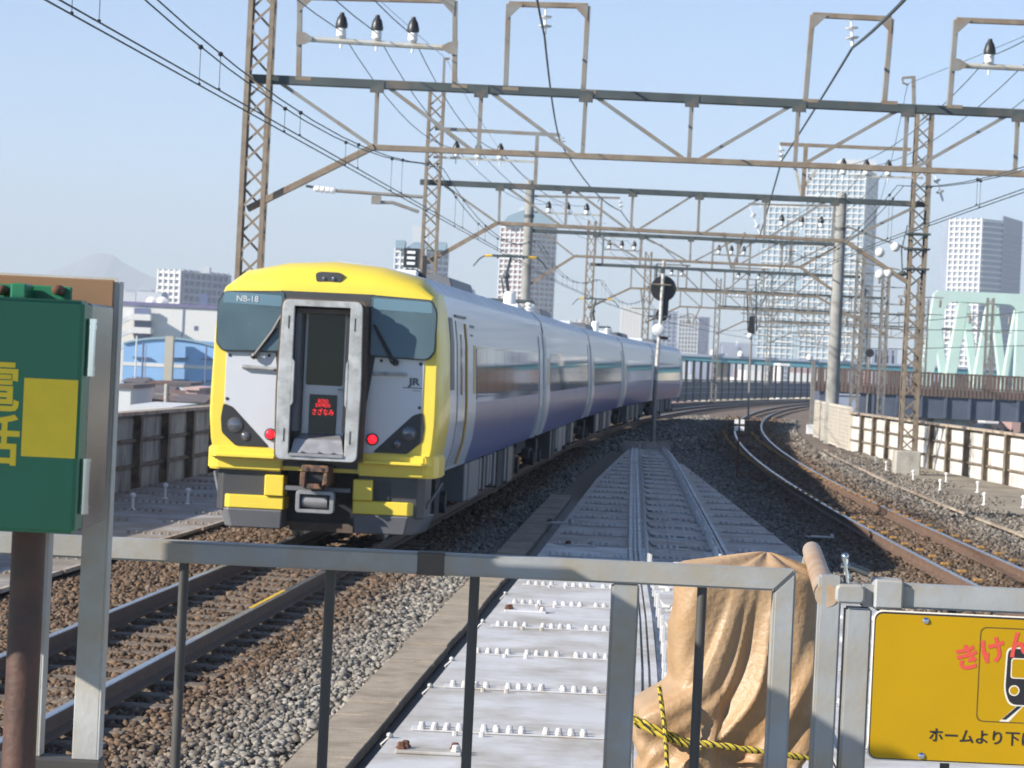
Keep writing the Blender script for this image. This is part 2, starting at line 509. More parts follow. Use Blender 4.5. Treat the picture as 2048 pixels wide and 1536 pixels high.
bm_ = MB(); bm_.lathe([(.028, 0), (.028, .01), (.020, .014), (.020, .030), (.014, .036)], (0, 0, 0), n=6)
BOLT_R = bm_.mesh('bolt', M['rusty'])
far_b = MB(); nb = 0
for i in range(len(rows) - 1):
    y0, y1 = rows[i], rows[i + 1]
    near = y0 < 36.5
    mk = M['deck_paint'] if near else M['deck_far']
    fl = [(dl, lambda y: chl(y) - .10), (lambda y: chl(y) + .10, lambda y: chr_(y) - .08), (lambda y: chr_(y) + .10, dr)]
    for k, (a, b) in enumerate(fl):
        if b(y1) - a(y1) < .08: continue
        quad_plate(y0, y1, a, b, DZ + random.uniform(-.001, .001)).build('deck_plate', mk, deck, bevel=.003)
    # joint strip with its bolts
    if i == 0: continue
    for k, (a, b) in enumerate(fl):
        xa, xb = a(y0) + .10, b(y0) - .02
        if xb - xa < .15: continue
        if k == 1: xa += .06
        mb = MB(); mb.hexa([Vector((xa, y0 - .10, DZ + .002)), Vector((xb, y0 - .10, DZ + .002)), Vector((xb, y0 + .10, DZ + .002)), Vector((xa, y0 + .10, DZ + .002)),
                            Vector((xa, y0 - .10, DZ + .012)), Vector((xb, y0 - .10, DZ + .012)), Vector((xb, y0 + .10, DZ + .012)), Vector((xa, y0 + .10, DZ + .012))])
        mb.build('joint_strip', M['deck_strip'] if near else mk, deck, bevel=.003)
        x = xa + .07; c = 0
        while x < xb - .04:
            for dy in (-.055, .055):
                Mx = Matrix.Translation((x + random.uniform(-.004, .004), y0 + dy, DZ + .0125)) @ Matrix.Rotation(random.uniform(-.1, .1), 4, 'X') @ Matrix.Rotation(random.uniform(0, 3), 4, 'Z')
                if nb < 290 and y0 < 31: inst(BOLT, 'bolt', deck, Mx); nb += 1
                elif y0 < 60:
                    far_b.lathe([(.027, 0), (.025, .012), (.018, .03), (.014, .034)], Mx.translation, n=6)
                elif int(x * 30) % 2: far_b.lathe([(.028, 0), (.018, .034)], Mx.translation, n=4)
            c += 1
            x += .085 if c % (4 if k != 2 else 3) else .17
        if near and k == 0:
            for q in (.30, .48): far_b.lathe([(.018, 0), (.018, .03)], (xa + q, y0 - .22, DZ), n=6)
far_b.build('bolt', M['deck_paint'], deck, kind='stuff')
# lifting plates with dark bolts
for (px, py, w) in ((857, 1506, .42), (1050, 1224, .42), (1160, 1092, .42), (1120, 1047, .42), (1640, 1075, .42)):
    p = on(px, py, DZ)
    mb = MB(); mb.box(p.x - w / 2, p.x + w / 2, p.y - .10, p.y + .10, DZ + .002, DZ + .022)
    o = mb.build('lifting_plate', M['deck_paint'], deck, bevel=.004)
    for sx, sy in ((-.42, -.02), (-.36, .06), (.40, .05), (.42, -.04)):
        inst(BOLT_R if sx < 0 or sy > 0 else BOLT, 'plate_bolt', o, Matrix.Translation((p.x + sx * w, p.y + sy, DZ + .0225)) @ Matrix.Scale(1.25, 4))
# twin channels and hatch covers between them
for f, nm in ((chl, 0), (chr_, 1)):
    mb = MB()
    for p0 in range(13, 82, 3): mb.hexa([Vector((f(p0) - .11, p0, DZ - .06)), Vector((f(p0) + .11, p0, DZ - .06)), Vector((f(p0 + 3) + .11, p0 + 2.99, DZ - .06)), Vector((f(p0 + 3) - .11, p0 + 2.99, DZ - .06)), Vector((f(p0) - .11, p0, DZ - .016)), Vector((f(p0) + .11, p0, DZ - .016)), Vector((f(p0 + 3) + .11, p0 + 2.99, DZ - .016)), Vector((f(p0 + 3) - .11, p0 + 2.99, DZ - .016))])
    mb.build('channel_bed', M['deck_paint'], deck)
    for dx, w in ((-.065, .05), (.0, .035), (.065, .05)):
        mb = MB()
        ya = [y for y in np.arange(13.5, 82.7, 4.6)]
        for p0, p1 in zip(ya, ya[1:]):
            mb.bar(Vector((f(p0) + dx, p0, DZ + .02)), Vector((f(p1) + dx, p1 - .03, DZ + .02)), w, .05 if dx else .03)
        mb.build('cable_channel', M['deck_paint'], deck)
bm_ = MB(); bm_.box(-.018, .018, -.018, .018, 0, .26); BRK = bm_.mesh('bracket', M['deck_paint'], bevel=.004)
k = 0
for y in np.arange(17, 80, 1.15):
    for f, s in ((chl, .15), (chr_, -.13)):
        if y < 30 and f is chl and k % 2: pass
        sc = Matrix.Diagonal((1, 1, random.uniform(.6, 1.1), 1))
        inst(BRK, 'bracket', deck, Matrix.Translation((f(y) + s, y + random.uniform(-.1, .1), DZ)) @ sc)
    k += 1
for i, y0 in enumerate(rows[:-1]):
    if y0 < 20 or y0 > 76: continue
    a, b = chl(y0 + .8) + .22, chr_(y0 + .8) - .22
    c, w, h = (a + b) / 2, (b - a) / 2, 1.45
    yc = y0 + 1.05
    r = .12
    pl = []
    for sx, sy, a0 in ((1, 1, 0), (-1, 1, 90), (-1, -1, 180), (1, -1, 270)):
        for t in (0, 30, 60, 90):
            an = math.radians(a0 + t)
            pl.append((c + sx * (w - r) + r * math.cos(an), yc + sy * (h / 2 - r) + r * math.sin(an)))
    mb = MB(); mb.prism(pl, (0, 0, DZ), (1, 0, 0), (0, 1, 0), (0, 0, 1), .002, .03)
    o = mb.build('hatch_cover', M['deck_paint'] if y0 < 34 else M['deck_far'], deck, bevel=.006)
    mb = MB(); mb.tube([(c - .13, yc - .35, DZ + .03), (c - .13, yc - .35, DZ + .10), (c + .13, yc - .35, DZ + .10), (c + .13, yc - .35, DZ + .03)], .012, 6)
    mb.build('handle', M['deck_paint'], o)
# side brackets at the deck edge by the trough
for y in (17.9, 20.7, 22.6, 26.0, 29.2, 33):
    mb = MB(); mb.bar((dl(y) - .05, y, DZ - .05), (dl(y) + .02, y + .04, DZ + .015), .025, .02); mb.ball((dl(y) - .0, y + .02, DZ + .018), .02, 8)
    mb.build('edge_clamp', M['deck_paint'], deck)
# end upstand of the deck
mb = MB(); mb.box(3.45, 4.95, 82.7, 82.85, -.25, .12); mb.build('end_plate', M['deck_far'], deck)

# ---- walkways with steel plates along both parapets
def walkway(fx, a, b, ya, yb, label, mk, step, curb):
    t = thing('walkway', label, 'walkway', off(fx, (ya + yb) / 2, -3.8 if fx is xl else 4, -.25))
    y = ya; rv = MB()
    fa = a if callable(a) else (lambda yy: off(fx, yy, a).x)
    fb = b if callable(b) else (lambda yy: off(fx, yy, b).x)
    while y < yb:
        z = -.135 + random.uniform(-.004, .004)
        mb = quad_plate(y, y + step, fa, fb, z, .03, .012)
        mb.build('plate', mk, t)
        xa, xb = fa(y), fb(y)
        n = int((xb - xa) / .11) if curb > 0 else 0
        for i in range(n):
            if (i // 4) % 5 == 4: continue
            for dy in (.07, .16):
                rv.lathe([(.02, 0), (.012, .035)], (xa + .1 + i * .11, y + dy, z), n=5)
        y += step
    if rv.v: rv.build('bolt', M['walk_plate'], t, kind='stuff')
    mb = MB()
    yy = np.arange(ya, yb, 4)
    fc = fb if curb > 0 else fa
    for p, q in zip(yy, yy[1:]):
        mb.bar((fc(p) + random.uniform(-.03, .03), p, -.14), (fc(q) + random.uniform(-.03, .03), q - .05, -.14), .055, .045)
    mb.build('edge_strip', M['cap_metal'], t)
    return t
walkway(xl, -5.3, -2.32, 22, 76, 'steel plate walkway on the far left between track and weathered parapet', M['walk_plate'], 2.4, 1)
walkway(xr, lambda y: xr(y) + 2.35, lambda y: wr(y) - .1, 40, 92, 'brownish plate walkway on the right with white pegs and scattered pebbles', M['earth'], 2.4, -1)
n = 2600
yy = rng.uniform(42, 92, n)
xx = np.array([xr(v) + 2.4 + abs(rng.normal(0, 1)) * (.35 + .5 * math.sin(v * .4) ** 2) for v in yy])
o = stones('pebbles', np.stack([xx, yy, np.full(n, -.12)], 1), rng.uniform(.025, .06, n), STONE, False)
a = o.data.attributes.new('rust', 'FLOAT', 'POINT'); a.data.foreach_set('value', np.repeat(rng.uniform(0, .6, n), 6).astype(np.float32))
bm_ = MB(); bm_.lathe([(.05, 0), (.05, .02), (.022, .03), (.022, .20), (.045, .21), (.045, .25), (.01, .27)], (0, 0, 0), n=8)
PEG = bm_.mesh('marker_peg', M['white_paint'], smooth=True)
PEGS = [(1751, 930, 'farthest white peg on the right walkway, left of the concrete footing of the tan pole'),
        (1772, 941, 'white peg close beside the left edge of the concrete footing of the tan lattice pole'),
        (1832, 942, 'white peg just right of the concrete footing of the tan lattice pole, near the parapet'),
        (1826, 961, 'white peg in front of the concrete footing of the tan lattice pole, on the pebbles'),
        (1892, 966, 'white peg near the white parapet, the one behind the closest pair in the middle'),
        (1880, 981, 'white peg on the pebbles in the middle of the right walkway'),
        (1955, 985, 'white peg at the foot of the white parapet, second from the right edge'),
        (1968, 1010, 'nearest white peg, standing on the pebbles of the right walkway'),
        (2046, 1016, 'white peg cut by the right edge of the picture, by the white parapet')]
for px, py, lb in PEGS:
    inst(PEG, 'marker_peg', None, Matrix.Translation(on(px, py, -.135)), lb, 'marker peg', 'white pegs on the right walkway')
for px, py, lb in ((265, 1020, 'white peg on the grey plates beside the green cabinet frame'), (330, 998, 'small white peg midway between cabinet frame and train on the grey plates'), (375, 1009, 'white peg on the grey plates close to the train skirt')):
    inst(PEG, 'marker_peg', None, Matrix.Translation(on(px, py, -.135)), lb, 'marker peg', 'white pegs on the left walkway')

# ---- parapets
def parapet(name, label, pts, z0, h, mp, mf, inward, bay=2.45, rows_=3):
    """pts: function y -> x of the inner face; inward = +1 when the track lies at larger x"""
    ya, yb = pts[1], pts[2]; fx = pts[0]
    t = thing(name, label, 'parapet wall', (fx((ya + yb) / 2), (ya + yb) / 2, z0))
    y = ya; k = 0
    while y < yb:
        y1 = y + bay
        a, b = Vector((fx(y), y, z0)), Vector((fx(y1), y1, z0))
        d = (b - a).normalized(); nrm = Vector((d.y, -d.x, 0)) * inward
        for r in range(rows_):
            za, zb = h * r / rows_ + .02, h * (r + 1) / rows_ - .02
            mb = MB(); A, B = a + d * .05, b - d * .05
            j = random.uniform(-.004, .004)
            mb.hexa([A - nrm * (.07 + j) + Vector((0, 0, za)), B - nrm * (.07 + j) + Vector((0, 0, za)), B - nrm * (.03 + j) + Vector((0, 0, za)), A - nrm * (.03 + j) + Vector((0, 0, za)),
                     A - nrm * (.07 + j) + Vector((0, 0, zb)), B - nrm * (.07 + j) + Vector((0, 0, zb)), B - nrm * (.03 + j) + Vector((0, 0, zb)), A - nrm * (.03 + j) + Vector((0, 0, zb))])
            mb.build('panel', mp, t)
        mb = MB()
        mb.bar(a + Vector((0, 0, 0)), a + Vector((0, 0, h)), .10, .20, up=nrm)
        mb.bar(a + nrm * .11 + Vector((0, 0, 0)), a + nrm * .11 + Vector((0, 0, h + .02)), .19, .02, up=nrm)
        mb.build('post', mf, t)
        for r in range(rows_):
            zz = h * (r + 1) / rows_ - .005
            if r < rows_ - 1:
                mb = MB(); mb.bar(a + d * .06 + Vector((0, 0, zz)), b - d * .06 + Vector((0, 0, zz)), .07, .05); mb.build('crossrail', mf, t)
        mb = MB(); mb.bar(a + Vector((0, 0, h + .03)), b + Vector((0, 0, h + .03)) - d * .004, .26, .06); mb.build('cap', M['cap_metal'], t)
        y = y1; k += 1
    return t
parapet('parapet', 'weathered grey panelled parapet on the left behind the train', (lambda y: off(xl, y, -5.42).x, 26, 150), -.2, 1.36, M['parapet_grey'], M['parapet_frame'], 1)
parapet('parapet', 'sunlit white panelled parapet with dark posts along the right track', (wr, 44, 92.8), -.2, 1.34, M['parapet_white'], M['parapet_frame'], -1)
# ================================================================ the train
dm('t_yellow', (.74, .57, .06), .38, var=.04, vs=3, coat=.3, rvar=.05)
dm('t_white', (.50, .52, .57), .30, var=.03, vs=2, coat=.4, rvar=.05)
dm('t_white_side', (.60, .61, .64), .30, var=.03, vs=2, coat=.25, rvar=.04)
dm('t_roof', (.74, .76, .80), .45, var=.10, vs=2.5, stain=(.58, .60, .64), ss=1.5, sa=.35)
dm('t_blue', (.055, .078, .27), .32, var=.08, vs=1, coat=.2, rvar=.04)
dm('t_glass', (.014, .018, .022), .04, var=.02, spec=.7, rvar=.0)
dm('t_windscreen', (.009, .013, .018), .07, var=.25, vs=1.5, spec=.25, rvar=.02)
dm('t_screen', (.13, .20, .225), .05, var=.3, vs=1.2, spec=.8, rvar=.02)  # tinted glass; the teal base also stands in for reflected sky
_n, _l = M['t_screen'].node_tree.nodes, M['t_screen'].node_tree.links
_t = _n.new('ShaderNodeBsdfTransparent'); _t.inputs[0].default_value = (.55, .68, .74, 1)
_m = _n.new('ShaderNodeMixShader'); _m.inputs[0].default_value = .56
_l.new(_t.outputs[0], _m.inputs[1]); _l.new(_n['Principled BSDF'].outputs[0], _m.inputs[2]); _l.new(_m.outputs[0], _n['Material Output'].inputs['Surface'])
dm('t_tint', (.12, .20, .24), .10, var=.05, spec=.7, rvar=.02)
dm('t_black', (.025, .025, .028), .45, var=.1)
dm('t_char', (.055, .055, .058), .45, var=.1)
dm('t_grey', (.13, .135, .15), .5, var=.08)
dm('t_gang', (.46, .47, .47), .45, metal=.3, var=.12, vs=6, stain=(.30, .30, .29), ss=5, sa=.4, bump=.05)
dm('t_bellow', (.10, .075, .06), .85, var=.25, vs=10)
dm('t_gold', (.42, .26, .05), .4, var=.1)
dm('t_led', (.012, .013, .013), .25, var=.02)
dm('t_led_red', (.5, .02, .02), .5, var=0, emit=(1, .03, .03, .9))
dm('t_tail', (.6, .01, .015), .25, var=0, emit=(1, .01, .02, 1.6))
dm('t_lens', (.10, .11, .14), .08, metal=.2, var=.05, spec=.8)
dm('t_coupler', (.20, .10, .055), .8, var=.35, vs=14, stain=(.05, .04, .035), ss=9, sa=.5, bump=.3)
dm('t_steel', (.30, .30, .31), .45, metal=.4, var=.15, vs=8)
PB = [(1.34, .95), (1.44, 1.3), (1.473, 1.6), (1.473, 1.82), (1.435, 2.62), (1.385, 3.0), (1.33, 3.22), (1.12, 3.42), (.6, 3.545), (0, 3.59)]
PF = [(1.30, .95), (1.365, 1.3), (1.385, 1.6), (1.385, 1.82), (1.38, 2.62), (1.355, 2.98), (1.28, 3.13), (1.0, 3.21), (.55, 3.245), (0, 3.26)]
def ring_at(t):
    h = [(a + (c - a) * t, b + (d - b) * t) for (a, b), (c, d) in zip(PF, PB)]
    return h + [(-x, z) for x, z in h[-2::-1]]
CAR_L = 20.35
def car_matrix(y0):
    a, b = Vector((xl(y0), y0, 0)), Vector((xl(y0 + CAR_L), y0 + CAR_L, 0))
    d = (b - a).normalized()
    return frame(a, Vector((d.y, -d.x, 0)), d, Vector((0, 0, 1)))
def rpoly(pts, r=.06, n=4):
    """polygon with rounded corners"""
    out = []; N_ = len(pts)
    for i in range(N_):
        p, a, b = Vector(pts[i]), Vector(pts[i - 1]), Vector(pts[(i + 1) % N_])
        u, v = (a - p), (b - p)
        rr = min(r, u.length * .45, v.length * .45)
        A, B = p + u.normalized() * rr, p + v.normalized() * rr
        for k in range(n + 1):
            t = k / n
            out.append(tuple((1 - t) ** 2 * A + 2 * t * (1 - t) * p + t * t * B))
    return out
class TB(MB):                                   # a mesh builder in the carriage's own frame
    def __init__(s, T): super().__init__(); s.T = T
    def build(s, *a, **k):
        s.v = [s.T @ v for v in s.v]
        return super().build(*a, **k)
    def front(s, poly, d0, d1, mi=0): return s.prism(poly, (0, 0, 0), (1, 0, 0), (0, 0, 1), (0, -1, 0), d0, d1, mi)
    def plan(s, poly, z0, z1, mi=0): return s.prism(poly, (0, 0, 0), (1, 0, 0), (0, 1, 0), (0, 0, 1), z0, z1, mi)
def mirror(poly): return [(-x, y) for x, y in poly[::-1]]
def sidex(z):
    for (a, b), (c, d) in zip(PB, PB[1:]):
        if b <= z <= d: return a + (c - a) * (z - b) / (d - b)
    return 1.34

def carriage(k, y0, label, cab):
    T = car_matrix(y0)
    t = thing('train_carriage', label, 'train carriage', T.translation, 'carriages of the yellow faced express train')
    st = ([(0, 0), (.05, .35), (.14, .6), (.3, .82), (.55, .95), (.9, 1), (1.05, 1), (2.3, 1)] if cab else [(0, 1), (1.6, 1)]) + [(4.9 if cab else 1.75, 1), (18.7, 1), (CAR_L, 1)]
    b = TB(T); vs = []; fs = []; ms = []
    n = 19
    for y, tt in st:
        vs += [Vector((x, y, z)) for x, z in ring_at(tt)]
    for i in range(len(st) - 1):
        ya, yb = st[i][0], st[i + 1][0]
        for j in range(n - 1):
            seg = min(j, n - 2 - j)              # 0 bottom .. 8 roof ridge
            if cab and yb <= 1.06 and seg <= 5: mi = 1
            elif cab and yb <= .56: mi = 1
            elif seg >= 6: mi = 3
            elif seg <= 2 and ya >= 1.7 and yb <= 18.8 and yb - ya > 5: mi = 2
            elif seg == 3 and yb - ya > 5: mi = 4
            else: mi = 0
            fs.append((i * n + j, i * n + j + 1, (i + 1) * n + j + 1, (i + 1) * n + j)); ms.append(mi)
        fs.append((i * n + n - 1, i * n, (i + 1) * n, (i + 1) * n + n - 1)); ms.append(5)
    fs.append(tuple(range(n))); ms.append(1 if cab else 5)
    fs.append(tuple(range((len(st) - 1) * n, len(st) * n))[::-1]); ms.append(0)
    b.add(vs, fs); b.m = ms
    b.build('body', [M['t_white_side'], M['t_yellow'], M['t_blue'], M['t_roof'], M['t_glass'], M['underframe']], t, smooth=True)
    ws, we = (4.95, 18.65) if cab else (1.8, 18.65)
    # window panes, flush glass with narrow joints
    npn = 8
    for s in (1, -1):
        for i in range(npn):
            a, c = ws + (we - ws) * i / npn + .012, ws + (we - ws) * (i + 1) / npn - .012
            g_ = TB(T); x0, x1 = sidex(1.86), sidex(2.58)
            g_.hexa([(s * (x0 - .004), a, 1.86), (s * (x0 + .006), a, 1.86), (s * (x0 + .006), c, 1.86), (s * (x0 - .004), c, 1.86),
                     (s * (x1 - .004), a, 2.58), (s * (x1 + .006), a, 2.58), (s * (x1 + .006), c, 2.58), (s * (x1 - .004), c, 2.58)])
            g_.build('window', M['t_glass'], t)
    # doors at the carriage ends (right and left sides)
    dz = [1.0, 1.3, 1.6, 1.82, 2.2, 2.62, 2.92]
    def strip(nm, ya, yb, zs, mk, lift, par, s):
        q = TB(T)
        for za, zb in zip(zs, zs[1:]):
            xa, xb = sidex(za), sidex(zb)
            q.hexa([(s * (xa - .01), ya, za), (s * (xa + lift), ya, za), (s * (xa + lift), yb, za), (s * (xa - .01), yb, za),
                    (s * (xb - .01), ya, zb), (s * (xb + lift), ya, zb), (s * (xb + lift), yb, zb), (s * (xb - .01), yb, zb)])
        return q.build(nm, M[mk], par)
    for s in (1, -1):
        if cab:
            strip('cab_side_window', 1.12, 1.62, [2.02, 2.2, 2.62, 2.95], 't_black', .006, t, s)
            d = strip('door', 2.05, 3.05, dz, 't_white', .012, t, s)
            strip('door_window', 2.42, 2.62, [1.95, 2.2, 2.62, 2.75], 't_glass', .02, d, s)
            strip('grab_rail', 3.22, 3.36, [1.0, 1.3, 1.6, 1.82, 2.2, 2.62, 2.9], 't_gold', .025, t, s)
            strip('door_gap', 3.10, 3.20, dz, 't_black', .003, t, s)
            strip('door_gap', 1.98, 2.03, dz, 't_black', .003, t, s)
            strip('gold_strip', 4.45, 4.8, [1.95, 2.2, 2.62], 't_gold', .004, t, s)
            strip('rain_strip', 1.95, 3.5, [2.97, 3.0], 't_char', .02, t, s)
            strip('lettering_plate', 4.1, 4.8, [2.86, 2.9], 't_char', .004, t, s)
            strip('lettering_plate', 4.1, 4.5, [2.74, 2.77], 't_char', .004, t, s)
        d = strip('door', 19.0, 19.75, dz, 't_white', .012, t, s)
        strip('door_gap', 18.86, 18.98, dz, 't_black', .004, t, s)
        strip('end_frame', CAR_L - .14, CAR_L - .01, [.98, 1.3, 1.6, 1.82, 2.2, 2.62, 3.0], 't_white', .03, t, s)
        if not cab:
            strip('gold_strip', .95, 1.3, [1.95, 2.2, 2.5], 't_gold', .004, t, s)
            strip('door_gap', .3, .36, dz, 't_black', .004, t, s)
    # underframe with equipment boxes and bogies
    u = TB(T); u.box(-.95, .95, .4 if cab else .05, CAR_L - .1, .55, .95)
    u.build('underframe', M['underframe'], t)
    rr = random.Random(k)
    y = 5.3
    while y < 15.0:
        w = rr.choice((.35, .5, 1.1, 1.7)); zb = rr.uniform(.28, .45)
        for s in (1, -1):
            q = TB(T); q.box(*sorted((s * .7, s * 1.32)), y, y + w, zb, .93)
            q.build('equipment_box', M[rr.choice(('t_grey', 'underframe', 't_char', 't_grey'))], t, bevel=.015)
        y += w + rr.uniform(.15, .5)
    for yc in (3.1, 17.2):
        bg_ = TB(T)
        for s in (1, -1):
            bg_.box(*sorted((s * .95, s * 1.10)), yc - 1.5, yc + 1.5, .42, .62)
            bg_.box(*sorted((s * .92, s * 1.16)), yc - .3, yc + .3, .3, .8)
            for dy in (-1.05, 1.05): bg_.lathe([(.12, 0), (.16, .04), (.16, .2)], (s * .98, yc + dy, .43), (s, 0, 0), 10)
        bg_.box(-.94, .94, yc - .18, yc + .18, .45, .7)
        bo = bg_.build('bogie', M['underframe'], t)
        for dy in (-1.05, 1.05):
            for s in (1, -1):
                q = TB(T); q.lathe([(.43, 0), (.43, .10), (.40, .12), (.15, .08)], (s * .50, yc + dy, .43), (s, 0, 0), 20)
                q.build('wheel', M['t_steel'], bo, smooth=True)
    # roof equipment
    q = TB(T); q.prism([(-.75, 3.50), (.75, 3.50), (.70, 3.66), (.55, 3.70), (-.55, 3.70), (-.70, 3.66)], (0, 8.2 if cab else 9.5, 0), (1, 0, 0), (0, 0, 1), (0, 1, 0), 0, 3.6)
    q.build('air_conditioner', M['t_grey'], t, bevel=.02)
    for yy in (5.9, 14.6):
        q = TB(T); q.box(-.45, .45, yy, yy + .9, 3.5, 3.68); q.build('roof_vent', M['t_roof'], t, bevel=.03)
    return t, T

def pantograph(t, T, yc):
    for sx in (-.55, .55):
        for sy in (-.8, .8):
            q = TB(T); q.lathe([(.05, 0), (.10, .03), (.05, .07), (.10, .11), (.05, .15), (.09, .2), (.05, .24)], (sx, yc + sy, 3.52), n=10)
            p = q.build('pantograph_insulator', M['insulator_white'], t, smooth=True)
    q = TB(T)
    q.bar((-.55, yc - .8, 3.80), (-.55, yc + .8, 3.80), .06); q.bar((.55, yc - .8, 3.80), (.55, yc + .8, 3.80), .06)
    q.bar((-.58, yc - .6, 3.80), (.58, yc - .6, 3.80), .06); q.bar((-.58, yc + .6, 3.80), (.58, yc + .6, 3.80), .06)
    q.tube([(0, yc + .6, 3.85), (0, yc - .75, 4.35)], .04, 6)
    q.tube([(0, yc - .75, 4.35), (0, yc + .35, 4.78)], .035, 6)
    q.ball((0, yc - .75, 4.35), .09, 8)
    q.tube([(-.12, yc + .6, 3.85), (-.10, yc - .7, 4.30)], .02, 5)
    arm = q.build('pantograph_arm', M['wire'], t)
    q = TB(T)
    for dy in (-.14, .14): q.bar((-.42, yc + .35 + dy, 4.84), (.42, yc + .35 + dy, 4.84), .05)
    q.bar((-.3, yc + .35 - .14, 4.80), (-.3, yc + .35 + .14, 4.80), .03); q.bar((.3, yc + .35 - .14, 4.80), (.3, yc + .35 + .14, 4.80), .03)
    hd = q.build('pantograph_head', M['wire'], t)
    for s in (-1, 1):
        q = TB(T); q.tube([(s * .42, yc + .35, 4.84), (s * .60, yc + .35, 4.83)], .035, 6); q.build('yellow_tip', M['paint_yellow'], hd)
        q = TB(T); q.tube([(s * .60, yc + .35, 4.83), (s * .72, yc + .35, 4.76), (s * .86, yc + .35, 4.58)], .02, 6); q.build('horn', M['wire'], hd)
    q = TB(T); q.lathe([(.14, 0), (.14, .42), (.10, .46)], (.15, yc - 1.3, 3.52), n=14); q.build('surge_arrester', M['insulator_white'], t, smooth=True)
    q = TB(T); q.lathe([(.05, 0), (.10, .05), (.05, .1), (.10, .15), (.05, .2), (.1, .25), (.04, .3)], (.45, yc + 1.6, 3.5), n=10); q.build('surge_arrester', M['insulator_white'], t, smooth=True)

c1, T1 = carriage(1, 33.4, 'rear cab carriage of the express train with yellow and white face and open gangway frame', True)
LAB = ['second carriage behind the yellow faced cab carriage with a tall pantograph raised on its roof',
       'third carriage of the express train, without pantograph, in the middle of the train',
       'fourth carriage of the express train with a small distant pantograph on its roof',
       'farthest carriage of the express train, its end standing beside the dark curved barrier']
for k in range(4):
    t, T = carriage(k + 2, 33.4 + (k + 1) * 20.7, LAB[k], False)
    if k == 0: pantograph(t, T, 8.3)
    if k == 2: pantograph(t, T, 4.2)
    # dark bellows between carriages
    T0 = car_matrix(33.4 + k * 20.7)
    q = TB(T0); q.box(-.5, .5, CAR_L, CAR_L + .35, 1.0, 3.1); q.build('gangway_bellows', M['t_bellow'], t)

# ---- the cab face
def F(name, poly, d0, d1, mk, par=None, both=False, bevel=0, smooth=False):
    o = None
    for pl in ([poly, mirror(poly)] if both else [poly]):
        q = TB(T1); q.front(pl, d0, d1); o = q.build(name, M[mk], par or c1, bevel=bevel, smooth=smooth)
    return o
